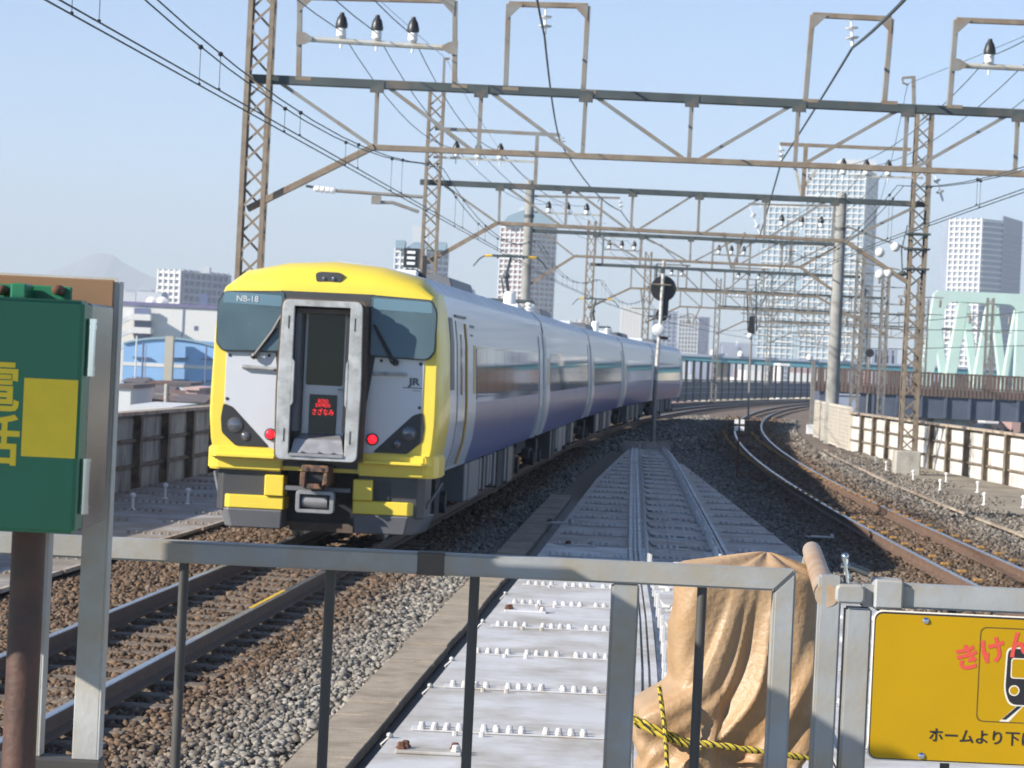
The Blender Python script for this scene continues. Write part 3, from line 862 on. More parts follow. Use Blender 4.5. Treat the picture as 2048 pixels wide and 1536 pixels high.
# dark panel around gangway between the windscreens
F('dark_panel', rpoly([(-.62, 1.0), (.62, 1.0), (.66, 2.40), (.60, 3.17), (-.60, 3.17), (-.66, 2.40)], .02, 2), -.01, .006, 't_char')
ws_ = rpoly([(.54, 3.15), (.56, 2.42), (1.27, 2.40), (1.355, 2.50), (1.36, 2.98), (1.29, 3.12)], .05, 4)
for pl, nm in ((ws_, 1), (mirror(ws_), 0)):
    q = TB(T1); q.front([(x + (x - math.copysign(.95, x)) * .03, z + (z - 2.77) * .045) for x, z in pl], -.01, .010); q.v = [v + Vector((0, (-.052 + (v.z - 2.4) * .075) if v.y < -.005 else 0, 0)) for v in q.v]; q.build('windscreen_seal', M['t_black'], c1)
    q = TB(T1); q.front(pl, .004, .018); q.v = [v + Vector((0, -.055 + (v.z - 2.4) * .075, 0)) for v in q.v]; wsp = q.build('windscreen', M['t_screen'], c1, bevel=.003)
    x0, x1 = (.57, 1.31) if nm else (-1.31, -.57)
    q = TB(T1); q.front(rpoly([(x0, 2.99), (x1, 2.97), (x1 * .985 if nm else x1, 3.105), (x0 if nm else x0 * .985, 3.13)], .03, 3), .0185, .020); q.v = [v + Vector((0, -.055 + (v.z - 2.4) * .075, 0)) for v in q.v]; q.build('tint_band', M['t_tint'], wsp)
    s = 1 if nm else -1
    # what shows of the cab behind the glass
    q = TB(T1); q.front(pl, .0005, .003); q.build('cab_interior', M['t_char'], wsp)
    q = TB(T1); q.front([(s * .62, 2.44), (s * 1.27, 2.44), (s * 1.27, 2.54), (s * .95, 2.58), (s * .62, 2.53)][::s], .0035, .016); q.build('desk', M['t_black'], wsp)
    q = TB(T1); q.front(rpoly([(s * a, z) for a, z in ([(.80, 2.56), (1.06, 2.56), (1.04, 2.86), (.83, 2.86)])][::s], .05, 3), .0035, .012); q.build('seat', M['t_bellow'] if nm else M['t_blue'], wsp)
    q = TB(T1); q.front([(s * a, z) for a, z in [(1.13, 2.5), (1.19, 2.5), (1.19, 3.0), (1.13, 3.0)]][::s], .0035, .010); q.build('pillar', M['t_steel'], wsp)
    q = TB(T1); q.front([(s * a, z) for a, z in [(.64, 2.80), (.78, 2.80), (.78, 2.97), (.64, 2.97)]][::s], .0035, .009); q.build('rear_window', M['t_white'], wsp)
    w = TB(T1)
    if nm: w.tube([(.60, -.07, 2.80), (.72, -.09, 2.60), (.87, -.09, 2.36)], .018, 6); w.bar((.62, -.07, 2.74), (.84, -.09, 2.33), .03, .02)
    else: w.tube([(-.56, -.07, 2.86), (-.66, -.09, 2.66), (-.87, -.09, 2.36)], .022, 6); w.bar((-.62, -.07, 2.70), (-.86, -.09, 2.34), .035, .02)
    w.ball((s * .88, -.07, 2.345), .045, 8)
    w.build('wiper', M['t_black'], c1)
    # white lower panel
    F('white_panel', [(s * a, z) for a, z in ([(.45, 1.17), (.66, 1.215), (1.13, 1.70), (1.235, 1.745), (1.235, 2.385), (.62, 2.40)])][::s], -.01, .010, 't_white', bevel=.003)
    # headlamp fairing
    F('headlamp_panel', rpoly([(s * a, z) for a, z in ([(1.12, 1.70), (1.245, 1.74), (1.27, 1.56), (1.25, 1.38), (1.07, 1.222), (.64, 1.222)])][::s], .03, 3), -.01, .014, 't_black', bevel=.003)
    for (u, z, r) in ((1.085, 1.48, .085), (.945, 1.345, .048)):
        q = TB(T1); q.lathe([(r * 1.15, .0), (r * 1.15, .012), (r, .016)], (s * u, -.012, z), (0, -1, 0), 20); hb = q.build('headlamp', M['t_char'], c1, smooth=True)
        q = TB(T1); q.lathe([(r * .95, .014), (r * .8, .020), (r * .4, .026), (0, .028)], (s * u, -.012, z), (0, -1, 0), 20); q.build('lens', M['t_lens'], hb, smooth=True)
    q = TB(T1); q.lathe([(.075, 0), (.075, .03), (.062, .034)], (s * .637, -.008, 1.385), (0, -1, 0), 20); hb = q.build('tail_lamp', M['t_black'], c1, smooth=True)
    q = TB(T1); q.lathe([(.056, .03), (.05, .05), (.025, .062), (0, .064)], (s * .637, -.008, 1.385), (0, -1, 0), 18); q.build('red_lens', M['t_tail'], hb, smooth=True)
    # handrail on the white panel
    q = TB(T1); q.tube([(s * .62, -.01, 2.18), (s * .62, -.06, 2.19), (s * 1.02, -.06, 2.20), (s * 1.02, -.01, 2.20)], .017, 6); q.bar((s * .6, -.014, 2.20), (s * 1.03, -.014, 2.205), .01, .05, up=Vector((0, 0, 1))); q.build('handrail', M['t_gang'], c1)
    q = TB(T1)
    for u, z in ((1.19, 2.34), (1.20, 1.80), (.70, 2.36)): q.lathe([(.022, 0), (.022, .006)], (s * u, -.010, z), (0, -1, 0), 8)
    q.build('screw', M['t_black'], c1)
    # yellow corner block with step, bumper strips, skirt
    q = TB(T1); q.plan([(s * a, y) for a, y in [(.47, -.07), (1.30, -.07), (1.40, .02), (1.45, .25), (1.47, .8), (.47, .8)]][::s], .93, 1.205)
    q.build('yellow_corner', M['t_yellow'], c1, bevel=.02, seg=2)
    q = TB(T1); q.plan([(s * a, y) for a, y in [(.55, -.20), (1.28, -.20), (1.36, -.12), (1.40, .05), (.55, .05)]][::s], 1.085, 1.125)
    q.build('step', M['t_yellow'], c1, bevel=.008)
    q = TB(T1); q.plan([(s * a, y) for a, y in [(.48, .02), (1.22, .02), (1.30, .15), (1.30, .9), (.48, .9)]][::s], .42, .93); q.build('lower_fairing', M['t_char'], c1, bevel=.01)
    q = TB(T1); q.box(*sorted((s * .64, s * .88)), .005, .1, .62, .88); q.build('lower_fairing', M['t_black'], c1) if s > 0 else None
    q = TB(T1); q.box(*sorted((s * .43, s * .67)), -.10, .2, .625, .885); q.build('yellow_block', M['t_yellow'], c1, bevel=.012)
    q = TB(T1); q.plan([(s * a, y) for a, y in [(.43, -.06), (1.12, -.06), (1.22, .08), (1.27, .5), (.43, .5)]][::s], .455, .622); q.build('yellow_strip', M['t_yellow'], c1, bevel=.012)
    q = TB(T1); vs_ = [(s * a, y) for a, y in [(.46, -.02), (1.08, -.02), (1.18, .12), (1.26, .9), (.46, .9)]]
    vt = [(s * a, y) for a, y in [(.44, -.08), (1.13, -.08), (1.24, .08), (1.36, .9), (.44, .9)]]
    q.add([(x, y, .215) for x, y in vs_] + [(x, y, .45) for x, y in vt], [(4, 3, 2, 1, 0), (5, 6, 7, 8, 9)] + [(i, (i + 1) % 5, 5 + (i + 1) % 5, 5 + i) for i in range(5)])
    q.build('skirt', M['t_grey'], c1, bevel=.015)
    q = TB(T1); q.tube([(s * 1.3, .35, .55), (s * 1.45, .75, .85)], .02, 6); q.build('step_stay', M['t_grey'], c1)
# dark inner cavity behind the coupler, snowplough plate
q = TB(T1); q.box(-.46, .46, .35, .5, .3, .96); q.build('coupler_recess', M['black'], c1)
q = TB(T1); q.box(-.4, .4, .3, .42, .19, .30); q.build('rail_guard', M['t_bellow'], c1)
# marker lamp in the brow
q = TB(T1)
ml = rpoly([(-.175, 3.40), (-.16, 3.30), (-.06, 3.275), (.06, 3.275), (.16, 3.30), (.175, 3.40), (.12, 3.425), (-.12, 3.425)], .03, 3)
q.prism(ml, (0, .03, 0), (1, 0, 0), (0, .0, 1), (0, -1, .0), -.25, .012); mo = q.build('marker_lamp', M['t_char'], c1, bevel=.004)
for u in (-.06, .06):
    q = TB(T1); q.lathe([(.03, 0), (.02, .012), (0, .016)], (u, .017, 3.34), (0, -1, 0), 12); q.build('lens', M['t_lens'], mo, smooth=True)
# gangway: bellows, grey frame, liner, door with display
out_ = rpoly([(-.50, 1.10), (.50, 1.10), (.515, 2.0), (.49, 3.06), (-.49, 3.06), (-.515, 2.0)], .09, 5)
inn_ = rpoly([(-.345, 1.17), (.345, 1.17), (.345, 1.75), (.315, 1.80), (.315, 2.30), (.345, 2.35), (.345, 2.99), (-.345, 2.99), (-.345, 2.35), (-.315, 2.30), (-.315, 1.80), (-.345, 1.75)], .02, 2)
def hollow(q, outer, inner_fn, d0, d1):
    """a rounded frame: outer outline with an opening of the same outline shrunk by inner_fn"""
    n = len(outer); inner = [inner_fn(*p) for p in outer]
    V = [(a, -d1, b) for a, b in outer] + [(a, -d1, b) for a, b in inner] + [(a, -d0, b) for a, b in outer] + [(a, -d0, b) for a, b in inner]
    fs = []
    for i in range(n):
        j = (i + 1) % n
        fs += [(i, j, n + j, n + i), (2 * n + i, 3 * n + i, 3 * n + j, 2 * n + j), (i, 2 * n + i, 2 * n + j, j), (n + i, n + j, 3 * n + j, 3 * n + i)]
    q.add(V, fs); return q
q = hollow(TB(T1), out_, lambda a, b: (max(-.345, min(.345, a)), max(1.17, min(2.985, b))), .34, .42)
gf = q.build('gangway_frame', M['t_gang'], c1, bevel=.006)
for s in (-1, 1):
    q = TB(T1); q.front([(s * .346, 1.76), (s * .318, 1.80), (s * .318, 2.30), (s * .346, 2.34)][::s], .345, .425); q.build('lip', M['t_gang'], gf)
    for z in (1.32, 2.70):
        q = TB(T1); q.front([(s * .40, z), (s * .415, z), (s * .415, z + .16), (s * .40, z + .16)][::s], .415, .424); q.build('slot', M['t_black'], gf)
for i in range(6):
    d0 = .02 + i * .054
    e = .035 if i % 2 else .0
    q = hollow(TB(T1), [(a * (1.03 + e), 2.08 + (b - 2.08) * (1.0 + e * .6)) for a, b in out_], lambda a, b: (max(-.36, min(.36, a)), max(1.16, min(3.0, b))), d0, d0 + .05)
    q.build('bellows_fold', M['t_bellow'], gf)
F('door_recess', [(-.345, 1.17), (.345, 1.17), (.345, 2.985), (-.345, 2.985)], .004, .012, 't_grey', gf)
dr_ = F('door', [(-.255, 1.2), (.27, 1.2), (.27, 2.96), (-.255, 2.96)], .0125, .03, 't_white', bevel=.003)
F('window', rpoly([(-.225, 2.02), (.235, 2.02), (.235, 2.93), (-.225, 2.93)], .03, 3), .0305, .034, 't_windscreen', dr_)
F('display', [(-.165, 1.40), (.175, 1.40), (.175, 1.905), (-.165, 1.905)], .0305, .045, 't_led', dr_, bevel=.004)
q = TB(T1); q.tube([(.18, -.05, 1.98), (.30, -.05, 1.985)], .014, 6); q.build('handle', M['t_gang'], dr_)
q = TB(T1); q.box(-.33, .33, -.33, -.02, 2.90, 2.955); q.build('lintel', M['t_bellow'], gf)
for x0, x1, mk in ((-.34, -.27, 't_grey'), (.285, .335, 't_black')):
    q = TB(T1); q.box(x0, x1, -.30, -.012, 1.45, 2.9); q.build('inner_jamb', M[mk], gf)
q = TB(T1); q.hexa([(-.335, -.36, 1.18), (.335, -.36, 1.18), (.335, -.03, 1.18), (-.335, -.03, 1.18), (-.30, -.30, 1.36), (.30, -.30, 1.36), (.24, -.05, 1.425), (-.24, -.05, 1.425)])
q.build('footplate', M['t_steel'], gf, bevel=.01)
q = TB(T1)
for x in (-.19, .02, .19): q.lathe([(.018, 0), (.018, .05)], (x, -.372, 1.205), (0, -1, .2), 8)
q.box(-.33, .33, -.44, -.36, 1.15, 1.185)
q.build('threshold', M['t_steel'], gf)
dO = T1 @ Vector((.005, -.0462, 0)); X_, Z_ = Vector((T1[0][0], T1[1][0], 0)), Vector((0, 0, 1)); Y_ = -Vector((T1[0][1], T1[1][1], 0))
def put_text(body, size, u, z, d, mk, par, name='lettering', sx=1.0, bold=0.0):
    me = text_mesh(body, size, M[mk], .001, bold=bold)
    P = T1 @ Vector((u, -d, z))
    return inst(me, name, par, frame(P, X_ * sx, Z_, Y_))
put_text('BOSO', .062, .005, 1.825, .047, 't_led_red', dr_, sx=.8)
put_text('EXPRESS', .062, .005, 1.772, .047, 't_led_red', dr_, sx=.8)
put_text('さざなみ', .088, .005, 1.685, .047, 't_led_red', dr_, sx=.8)
dm('t_letter', (.62, .66, .68), .6, var=0); dm('t_letter_grey', (.10, .11, .13), .6, var=0)
put_text('NB-18', .105, -1.0, 3.045, .032, 't_letter', c1)
put_text('JR', .115, 1.12, 2.115, .0125, 't_letter_grey', c1, sx=1.25, bold=.006)
q = TB(T1); q.front([(.98, 2.035), (1.22, 2.035), (1.22, 2.047), (.98, 2.047)], .0105, .012); q.front([(1.1, 2.005), (1.2, 2.005), (1.2, 2.013), (1.1, 2.013)], .0105, .012); q.build('lettering_line', M['t_letter_grey'], c1)
# coupler
q = TB(T1)
q.prism(rpoly([(-.165, .80), (-.13, .755), (.12, .755), (.165, .82), (.165, 1.04), (-.165, 1.04)], .03, 2), (0, 0, 0), (1, 0, 0), (0, 0, 1), (0, -1, 0), -.35, .38)
q.front(rpoly([(-.17, .96), (.17, .96), (.17, 1.045), (-.17, 1.045)], .02, 2), .38, .44)
q.front([(-.17, .80), (-.11, .76), (-.10, .96), (-.17, .96)], .38, .52); q.front([(.10, .80), (.165, .82), (.165, .96), (.12, .96)], .38, .50)
q.front([(-.11, .755), (.10, .755), (.06, .82), (-.09, .82)], .38, .50)
cp = q.build('coupler', M['t_coupler'], c1, bevel=.01)
for u in (-.09, .09):
    q = TB(T1); q.lathe([(.02, 0), (.02, .01)], (u, -.44, 1.0), (0, -1, 0), 10); q.build('pin_hole', M['black'], cp)
q = TB(T1); q.front(rpoly([(-.09, .83), (.09, .83), (.10, .95), (-.09, .95)], .02, 2), .37, .392); q.build('jaw', M['black'], cp)
q = hollow(TB(T1), rpoly([(-.235, .455), (.235, .455), (.235, .73), (-.235, .73)], .05, 4), lambda a, b: (max(-.185, min(.185, a)), max(.50, min(.685, b))), .22, .36)
hb = q.build('hose_box', M['t_steel'], c1, bevel=.006)
q = TB(T1); q.tube([(-.16, -.25, .595), (.15, -.25, .595)], .085, 14); q.build('cylinder', M['t_steel'], hb, smooth=True)
q = TB(T1); q.bar((-.40, -.1, .74), (.40, -.1, .74), .12, .05); q.build('beam', M['t_grey'], c1)
# roof aerial on the first carriage
q = TB(T1); q.box(.22, .44, 6.0, 6.2, 3.72, 4.0); q.box(.50, .56, 6.0, 6.06, 3.5, 3.9); q.lathe([(.22, 0), (.18, .12), (.08, .18)], (.33, 6.1, 3.52), n=12)
ae = q.build('roof_aerial', M['t_black'], c1)
for i in range(3):
    q = TB(T1); q.box(.27, .39, 5.985, 5.998, 3.76 + i * .08, 3.80 + i * .08); q.build('plate', M['t_letter'], ae)
# ================================================================ overhead gantries, wires, signals
ub = MB(); ub.box(-.02, .02, 0, 1, -.006, .006)
LACE = ub.mesh('lacing_bar', M['steel_tan'])
LACE_G = ub.mesh('lacing_bar', M['steel_grey'])
def lattice(par, x, y, z0, z1, w=.45, d=.42, pitch=.38, mk='steel_tan', lean=0.0, sub=True, a=.075):
    me = LACE if mk == 'steel_tan' else LACE_G
    q = MB()
    top = Vector((lean * (z1 - z0), 0, 0))
    for sx in (-1, 1):
        for sy in (-1, 1):
            b = Vector((x + sx * w / 2, y + sy * d / 2, z0)); t = Vector((x + sx * w / 2, y + sy * d / 2, z1)) + top
            q.bar(b + Vector((-sx * a / 2, 0, 0)), t + Vector((-sx * a / 2, 0, 0)), a, .012, up=Vector((0, 1, 0)))
            q.bar(b + Vector((0, -sy * a / 2, 0)), t + Vector((0, -sy * a / 2, 0)), .012, a, up=Vector((0, 1, 0)))
    n = int((z1 - z0) / pitch)
    lz = lambda k: z0 + (z1 - z0) * k / n
    for k in range(n):                          # lacing on the two sides
        for sx in (-1, 1):
            e = (1 if k % 2 else -1)
            dx = top * (k / n)
            q.bar(Vector((x + sx * (w / 2 - .02), y - e * d / 2, lz(k))) + dx, Vector((x + sx * (w / 2 - .02), y + e * d / 2, lz(k + 1))) + dx, .012, .04)
    pole = q.build('lattice_pole', M[mk], par)
    r = MB()
    for k in range(n):
        for sy, ph in ((-1, 0), (1, 1)):
            e = 1 if (k + ph) % 2 else -1
            p = Vector((x - e * (w / 2 - .03), y + sy * (d / 2 - .008), lz(k))) + top * (k / n); s = Vector((x + e * (w / 2 - .03), y + sy * (d / 2 - .008), lz(k + 1))) + top * ((k + 1) / n)
            if sub: bar_inst(me, 'lacing_bar', pole, p, s, up=Vector((0, 1, 0)))
            else: r.bar(p, s, .04, .01, up=Vector((0, 1, 0)))
    if not sub: r.build('lacing', M[mk], pole, kind='stuff')
    return pole
def concrete_pole(par, x, y, z0, z1, r0, r1, lean=0):
    q = MB(); q.lathe([(r0, 0), (r1, z1 - z0), (r1 * .9, z1 - z0 + .03)], (x, y, z0), (lean, 0, 1), 18)
    o = q.build('concrete_pole', M['pole_concrete'], par, smooth=True)
    q = MB()
    for z in (z1 - .3, z1 - 1.4): q.lathe([(r1 + .03, 0), (r1 + .03, .12)], (x, y, z), n=18)
    q.build('pole_band', M['steel_dark'], o)
    return o
def insulator(par, p, up=1, r=.075):
    """post insulator: white body with a black cap holding a wire"""
    p = Vector(p)
    q = MB(); q.lathe([(.02, -.16), (.02, 0), (r * .55, .01), (r, .05), (r * .95, .17), (r * .6, .20)], p, n=12)
    o = q.build('insulator', M['insulator_white'], par, smooth=True)
    q = MB(); q.lathe([(r * 1.2, .19), (r * 1.25, .24), (r * .9, .36), (r * .55, .40), (r * .4, .45)], p, n=12)
    q.build('cap', M['insulator_black'], o, smooth=True)
def string(par, p, q_):
    """hanging string insulator between two points"""
    p, q_ = Vector(p), Vector(q_)
    d = q_ - p; L = d.length
    a = MB(); a.lathe([(.018, 0), (.018, L * .32), (.12, L * .34), (.10, L * .40), (.025, L * .42), (.025, L * .66), (.12, L * .68), (.10, L * .74), (.03, L * .76), (.03, L)], p, d, 12)
    a.build('string_insulator', M['insulator_white'], par, smooth=True)

def gantry(label, Y, lines, extra=None):
    pass
G = 'overhead line gantries spanning both tracks'
def truss(t, A, top, bot, xs_top, xs_bot, diags, wt=.15, wb=.10, wv=.07, wd=.075, mk='steel_dark', mb_='steel_tan'):
    """top and bottom are pixel end pairs of the chords on the gantry's own plane A(px,py)"""
    q = MB(); q.bar(A(*top[0]), A(*top[1]), wt, wt); q.build('top_chord', M[mk], t, bevel=.01)
    q = MB(); q.bar(A(*bot[0]), A(*bot[1]), wb, wb); q.build('bottom_chord', M[mb_], t, bevel=.008)
    T_ = lambda x: A(x, top[0][1] + (top[1][1] - top[0][1]) * (x - top[0][0]) / (top[1][0] - top[0][0]))
    B_ = lambda x: A(x, bot[0][1] + (bot[1][1] - bot[0][1]) * (x - bot[0][0]) / (bot[1][0] - bot[0][0]))
    for a, b in zip(xs_top, xs_bot):
        q = MB(); q.bar(T_(a) + Vector((0, .02, 0)), B_(b) + Vector((0, .02, 0)), wv, wv); q.build('vertical', M['steel_grey'], t)
        q = MB(); q.box(-.12, .12, -.085, -.075, -.10, .10); m_ = q.mesh('gusset_plate', M['steel_dark'])
        inst(m_, 'gusset_plate', t, Matrix.Translation(T_(a) + Vector((0, 0, -.05))))
    for a, b in diags:
        q = MB(); q.bar(T_(a), B_(b), wd, .06); q.build('diagonal', M['steel_grey'], t)
    return T_, B_
def portal(t, A, l_top, l_bot, r_top, r_bot, w=.09, mk='steel_grey'):
    o = None
    q = MB(); q.bar(A(*l_bot), A(*l_top), w, w); o = q.build('portal_post', M[mk], t, bevel=.006)
    q = MB(); q.bar(A(*r_bot), A(*r_top), w, w); q.build('portal_post', M[mk], t, bevel=.006)
    q = MB(); q.bar(A(*l_top), A(*r_top), w, w); q.build('portal_beam', M['steel_tan'], t, bevel=.006)
    for p, s in ((l_top, 1), (r_top, -1)):
        c = A(*p); e = .26
        q = MB(); q.prism([(0, 0), (s * e, 0), (0, -e)] if s > 0 else [(0, 0), (0, -e), (s * e, 0)], c + Vector((0, -w / 2, 0)), (1, 0, 0), (0, 0, 1), (0, -1, 0), .002, .012); q.build('gusset_plate', M[mk], o)
    for p in (l_bot, r_bot):
        c = A(*p); q = MB(); q.box(c.x - .05, c.x + .22, c.y - .08, c.y + .08, c.z - .01, c.z + .05); q.build('foot', M['steel_tan'], o)
    return o

# ---- first gantry (nearest)
Y1 = 46.0
A = lambda px, py: at(px, py, Y1)
g1 = thing('overhead_gantry', 'nearest overhead gantry, its tan lattice pole rising beside the yellow train face', 'overhead gantry', (A(508, 300).x, Y1, -.2), G)
lattice(g1, A(508, 300).x, Y1, -.2, 9.4, lean=0.004, w=.44)
lattice(g1, 10.75, Y1, -.2, 9.4)
tx = [755, 963, 1172, 1384, 1598, 1815, 2036, 2250]; bx = [750, 957, 1165, 1378, 1590, 1808, 2030, 2245]
truss(g1, A, ((493, 157), (2310, 240)), ((748, 295), (2250, 357)), tx, bx, [(552, 748), (770, 948), (975, 1153), (1185, 1372), (1590, 1394), (1803, 1604), (2022, 1824), (2240, 2046)])
q = MB(); q.bar(A(495, 418), A(748, 293), .15, .11); q.build('knee_brace', M['steel_tan'], g1, bevel=.008)
q = MB(); q.bar(A(2255, 357), A(2310, 500), .15, .11); q.build('knee_brace', M['steel_tan'], g1)
portal(g1, A, (600, -6), (597, 160), (910, 2), (909, 175))
portal(g1, A, (1017, 8), (1011, 180), (1176, 12), (1166, 186))
portal(g1, A, (1625, 30), (1610, 204), (1783, 38), (1768, 208))
portal(g1, A, (1912, 40), (1898, 216), (2225, 52), (2212, 230))
def crossbar(t, A, p, q_, w=.075):
    q = MB(); q.tube([A(*p), A(*q_)], w / 2 + .01, 8); o = q.build('crossbar', M['galv'], t, smooth=True)
    for c, s in ((p, 1), (q_, -1)):
        c = A(*c); k = MB(); k.prism([(-s * .05, -.12), (-s * .05, .12), (s * .1, .10), (s * .22, .03), (s * .22, -.03), (s * .1, -.10)][::s], c + Vector((0, -.06, 0)), (1, 0, 0), (0, 0, 1), (0, -1, 0), 0, .015); k.build('clamp_plate', M['steel_grey'], o)
crossbar(g1, A, (599, 77), (910, 97)); crossbar(g1, A, (1906, 130), (2222, 145))
for px, py in ((682, 80), (753, 85), (825, 89), (1978, 133), (2060, 137), (2140, 141)): insulator(g1, A(px, py) + Vector((0, 0, .02)), r=.085)
string(g1, A(1092, 14), A(1089, 68)); string(g1, A(1702, 36), A(1705, 92))
# registration arm with a long insulator under the left knee brace
q = MB(); q.tube([A(665, 381), A(846, 394)], .03, 8); q.tube([A(612, 372), A(665, 381)], .022, 8)
q.tube([A(750, 405), A(785, 405), A(838, 424)], .03, 8); q.bar(A(753, 392), A(752, 408), .16, .12)
ra = q.build('registration_arm', M['steel_grey'], g1)
q = MB(); q.lathe([(.02, 0), (.055, .03), (.055, .09), (.03, .1), (.055, .12), (.055, .18), (.03, .19), (.055, .21), (.055, .27), (.03, .28), (.055, .3), (.055, .36), (.02, .4)], A(627, 377), A(665, 381) - A(627, 377), 10); q.build('insulator', M['insulator_white'], ra, smooth=True)

# ---- second gantry
Y2 = 72.6
A2 = lambda px, py: at(px, py, Y2)
g2 = thing('overhead_gantry', 'second gantry, its right lattice pole standing by the white parapet on a grey footing', 'overhead gantry', (A2(862, 400).x, Y2, -.2), G)
lattice(g2, A2(862, 400).x, Y2, -.2, A2(866, 183).z, w=.44, pitch=.36, lean=.003)
xR = A2(1826, 650).x
lattice(g2, xR, Y2, .45, A2(1840, 222).z, w=.46, pitch=.36, lean=.004)
q = MB(); q.box(xR - .34, xR + .34, Y2 - .33, Y2 + .33, -.3, .5); q.build('footing', M['concrete'], g2, bevel=.03)
tx = [1000, 1134, 1266, 1399, 1532, 1670]; bx = [998, 1131, 1262, 1396, 1528, 1664]
truss(g2, A2, ((840, 364), (1850, 409)), ((995, 446), (1690, 482)), tx, bx, [(882, 995), (1010, 1124), (1145, 1256), (1390, 1275), (1524, 1406), (1655, 1538)], wt=.15)
q = MB(); q.bar(A2(840, 533), A2(995, 446), .15, .11); q.build('knee_brace', M['steel_tan'], g2)
q = MB(); q.bar(A2(1690, 482), A2(1842, 408), .10, .08); q.build('knee_brace', M['steel_grey'], g2)
q = MB(); q.bar(A2(1690, 482), A2(1820, 568), .15, .11); q.build('knee_brace', M['steel_tan'], g2)
q = MB(); q.bar(A2(870, 257), A2(1120, 270), .09, .09); q.bar(A2(1075, 266), A2(1070, 378), .10, .10); q.build('portal_beam', M['steel_grey'], g2)
q = MB(); q.bar(A2(866, 314), A2(1074, 324), .06, .06); q.build('crossbar', M['galv'], g2)
for px, py in ((912, 316), (956, 318), (1000, 320)): insulator(g2, A2(px, py), r=.085)
string(g2, A2(1120, 270), A2(1124, 290))
q = MB(); q.bar(A2(1560, 288), A2(1822, 299), .09, .09); q.bar(A2(1612, 291), A2(1605, 400), .11, .11); q.build('portal_beam', M['steel_tan'], g2)
q = MB(); q.bar(A2(1590, 332), A2(1604, 398), .09, .08); q.bar(A2(1636, 334), A2(1610, 372), .09, .08); q.bar(A2(1704, 352), A2(1845, 356), .05, .05); q.build('crossbar', M['galv'], g2)
for px, py in ((1686, 350), (1732, 352), (1776, 353)): insulator(g2, A2(px, py), r=.085)
string(g2, A2(1561, 290), A2(1563, 320))
string(g2, A2(1866, 338), A2(1886, 402))
q = MB(); q.bar(A2(1828, 224), A2(1827, 152), .10, .10); q.bar(A2(1827, 154), A2(1804, 156), .07, .06); q.tube([A2(1804, 156), A2(1806, 166), A2(1817, 170)], .03, 6); q.build('pole_extension', M['steel_grey'], g2)
q = MB(); q.bar(A2(886, 190), A2(889, 116), .07, .07); q.bar(A2(889, 118), A2(900, 117), .08, .06); q.build('pole_extension', M['steel_grey'], g2)
# balls and boxes on the right pole
q = MB(); q.tube([A2(1690, 452), A2(1822, 500)], .03, 6); q.tube([A2(1700, 520), A2(1800, 540)], .02, 6); q.build('wire_arm', M['steel_grey'], g2)
for px, py in ((1760, 505), (1791, 494), (1760, 549), (1776, 547)):
    q = MB(); q.ball(A2(px, py), .13, 14); q.build('ball_insulator', M['insulator_white'], g2, smooth=True)
q = MB()
for z in (540, 500, 470): q.box(xR - .3, xR + .32, Y2 - .3, Y2 + .3, A2(1826, z).z, A2(1826, z).z + .05)
q.build('pole_collar', M['steel_dark'], g2)
q = MB(); q.tube([A2(1815, 450), A2(1803, 500), A2(1805, 560)], .02, 6); q.lathe([(.05, 0), (.16, .05), (.05, .14)], A2(1805, 552), n=10); q.build('wire_tensioner', M['wire'], g2)

# ---- third gantry on round concrete poles
Y3 = 103.0
A3 = lambda px, py: at(px, py, Y3)
g3 = thing('overhead_gantry', 'third gantry carried on two round concrete poles, one in front of the tall towers', 'overhead gantry', (A3(1057, 480).x, Y3, -.2), G)
concrete_pole(g3, A3(1056, 480).x, Y3, -.2, A3(1059, 362).z, .20, .165)
concrete_pole(g3, A3(1676, 560).x, Y3, -.2, A3(1689, 388).z, .27, .19)
tx = [1192, 1284, 1382, 1476, 1565]; bx = [1190, 1282, 1380, 1474, 1563]
truss(g3, A3, ((1059, 461), (1683, 490)), ((1150, 512), (1600, 534)), tx, bx, [(1085, 1148), (1190, 1278), (1286, 1376), (1470, 1386), (1560, 1480), (1660, 1570)], wt=.14)
for a_, b_, w_ in (((1057, 570), (1150, 512), .14), ((1600, 534), (1672, 585), .14), ((1600, 534), (1680, 490), .08)):
    q = MB(); q.bar(A3(*a_), A3(*b_), w_, .1); q.build('knee_brace', M['steel_tan'], g3)
q = MB(); q.bar(A3(1066, 392), A3(1240, 396), .08, .08); q.bar(A3(1204, 394), A3(1200, 466), .09, .09); q.bar(A3(1200, 394), A3(1196, 404), .05, .05); q.build('portal_beam', M['steel_grey'], g3)
q = MB(); q.bar(A3(1062, 424), A3(1204, 431), .06, .06); q.build('crossbar', M['galv'], g3)
for px, py in ((1097, 426), (1135, 428), (1173, 430)): insulator(g3, A3(px, py), r=.09)
string(g3, A3(1239, 396), A3(1241, 420)); 
q = MB(); q.bar(A3(1497, 408), A3(1660, 412), .08, .08); q.bar(A3(1530, 408), A3(1528, 478), .10, .10); q.build('portal_beam', M['steel_grey'], g3)
for px, py in ((1563, 452), (1603, 454), (1642, 456)): insulator(g3, A3(px, py), r=.09)
string(g3, A3(1498, 408), A3(1521, 470))
q = MB(); q.bar(A3(1447, 465), A3(1463, 538), .09, .09); q.bar(A3(1490, 465), A3(1466, 536), .09, .09); q.bar(A3(1584, 462), A3(1580, 532), .12, .12); q.build('drop_bracket', M['steel_grey'], g3)
for px, py in ((1630, 400), (1645, 408)):
    q = MB(); q.bar(A3(px, py), A3(px + 8, py - 14), .12, .1); q.build('white_clamp', M['white_paint'], g3)

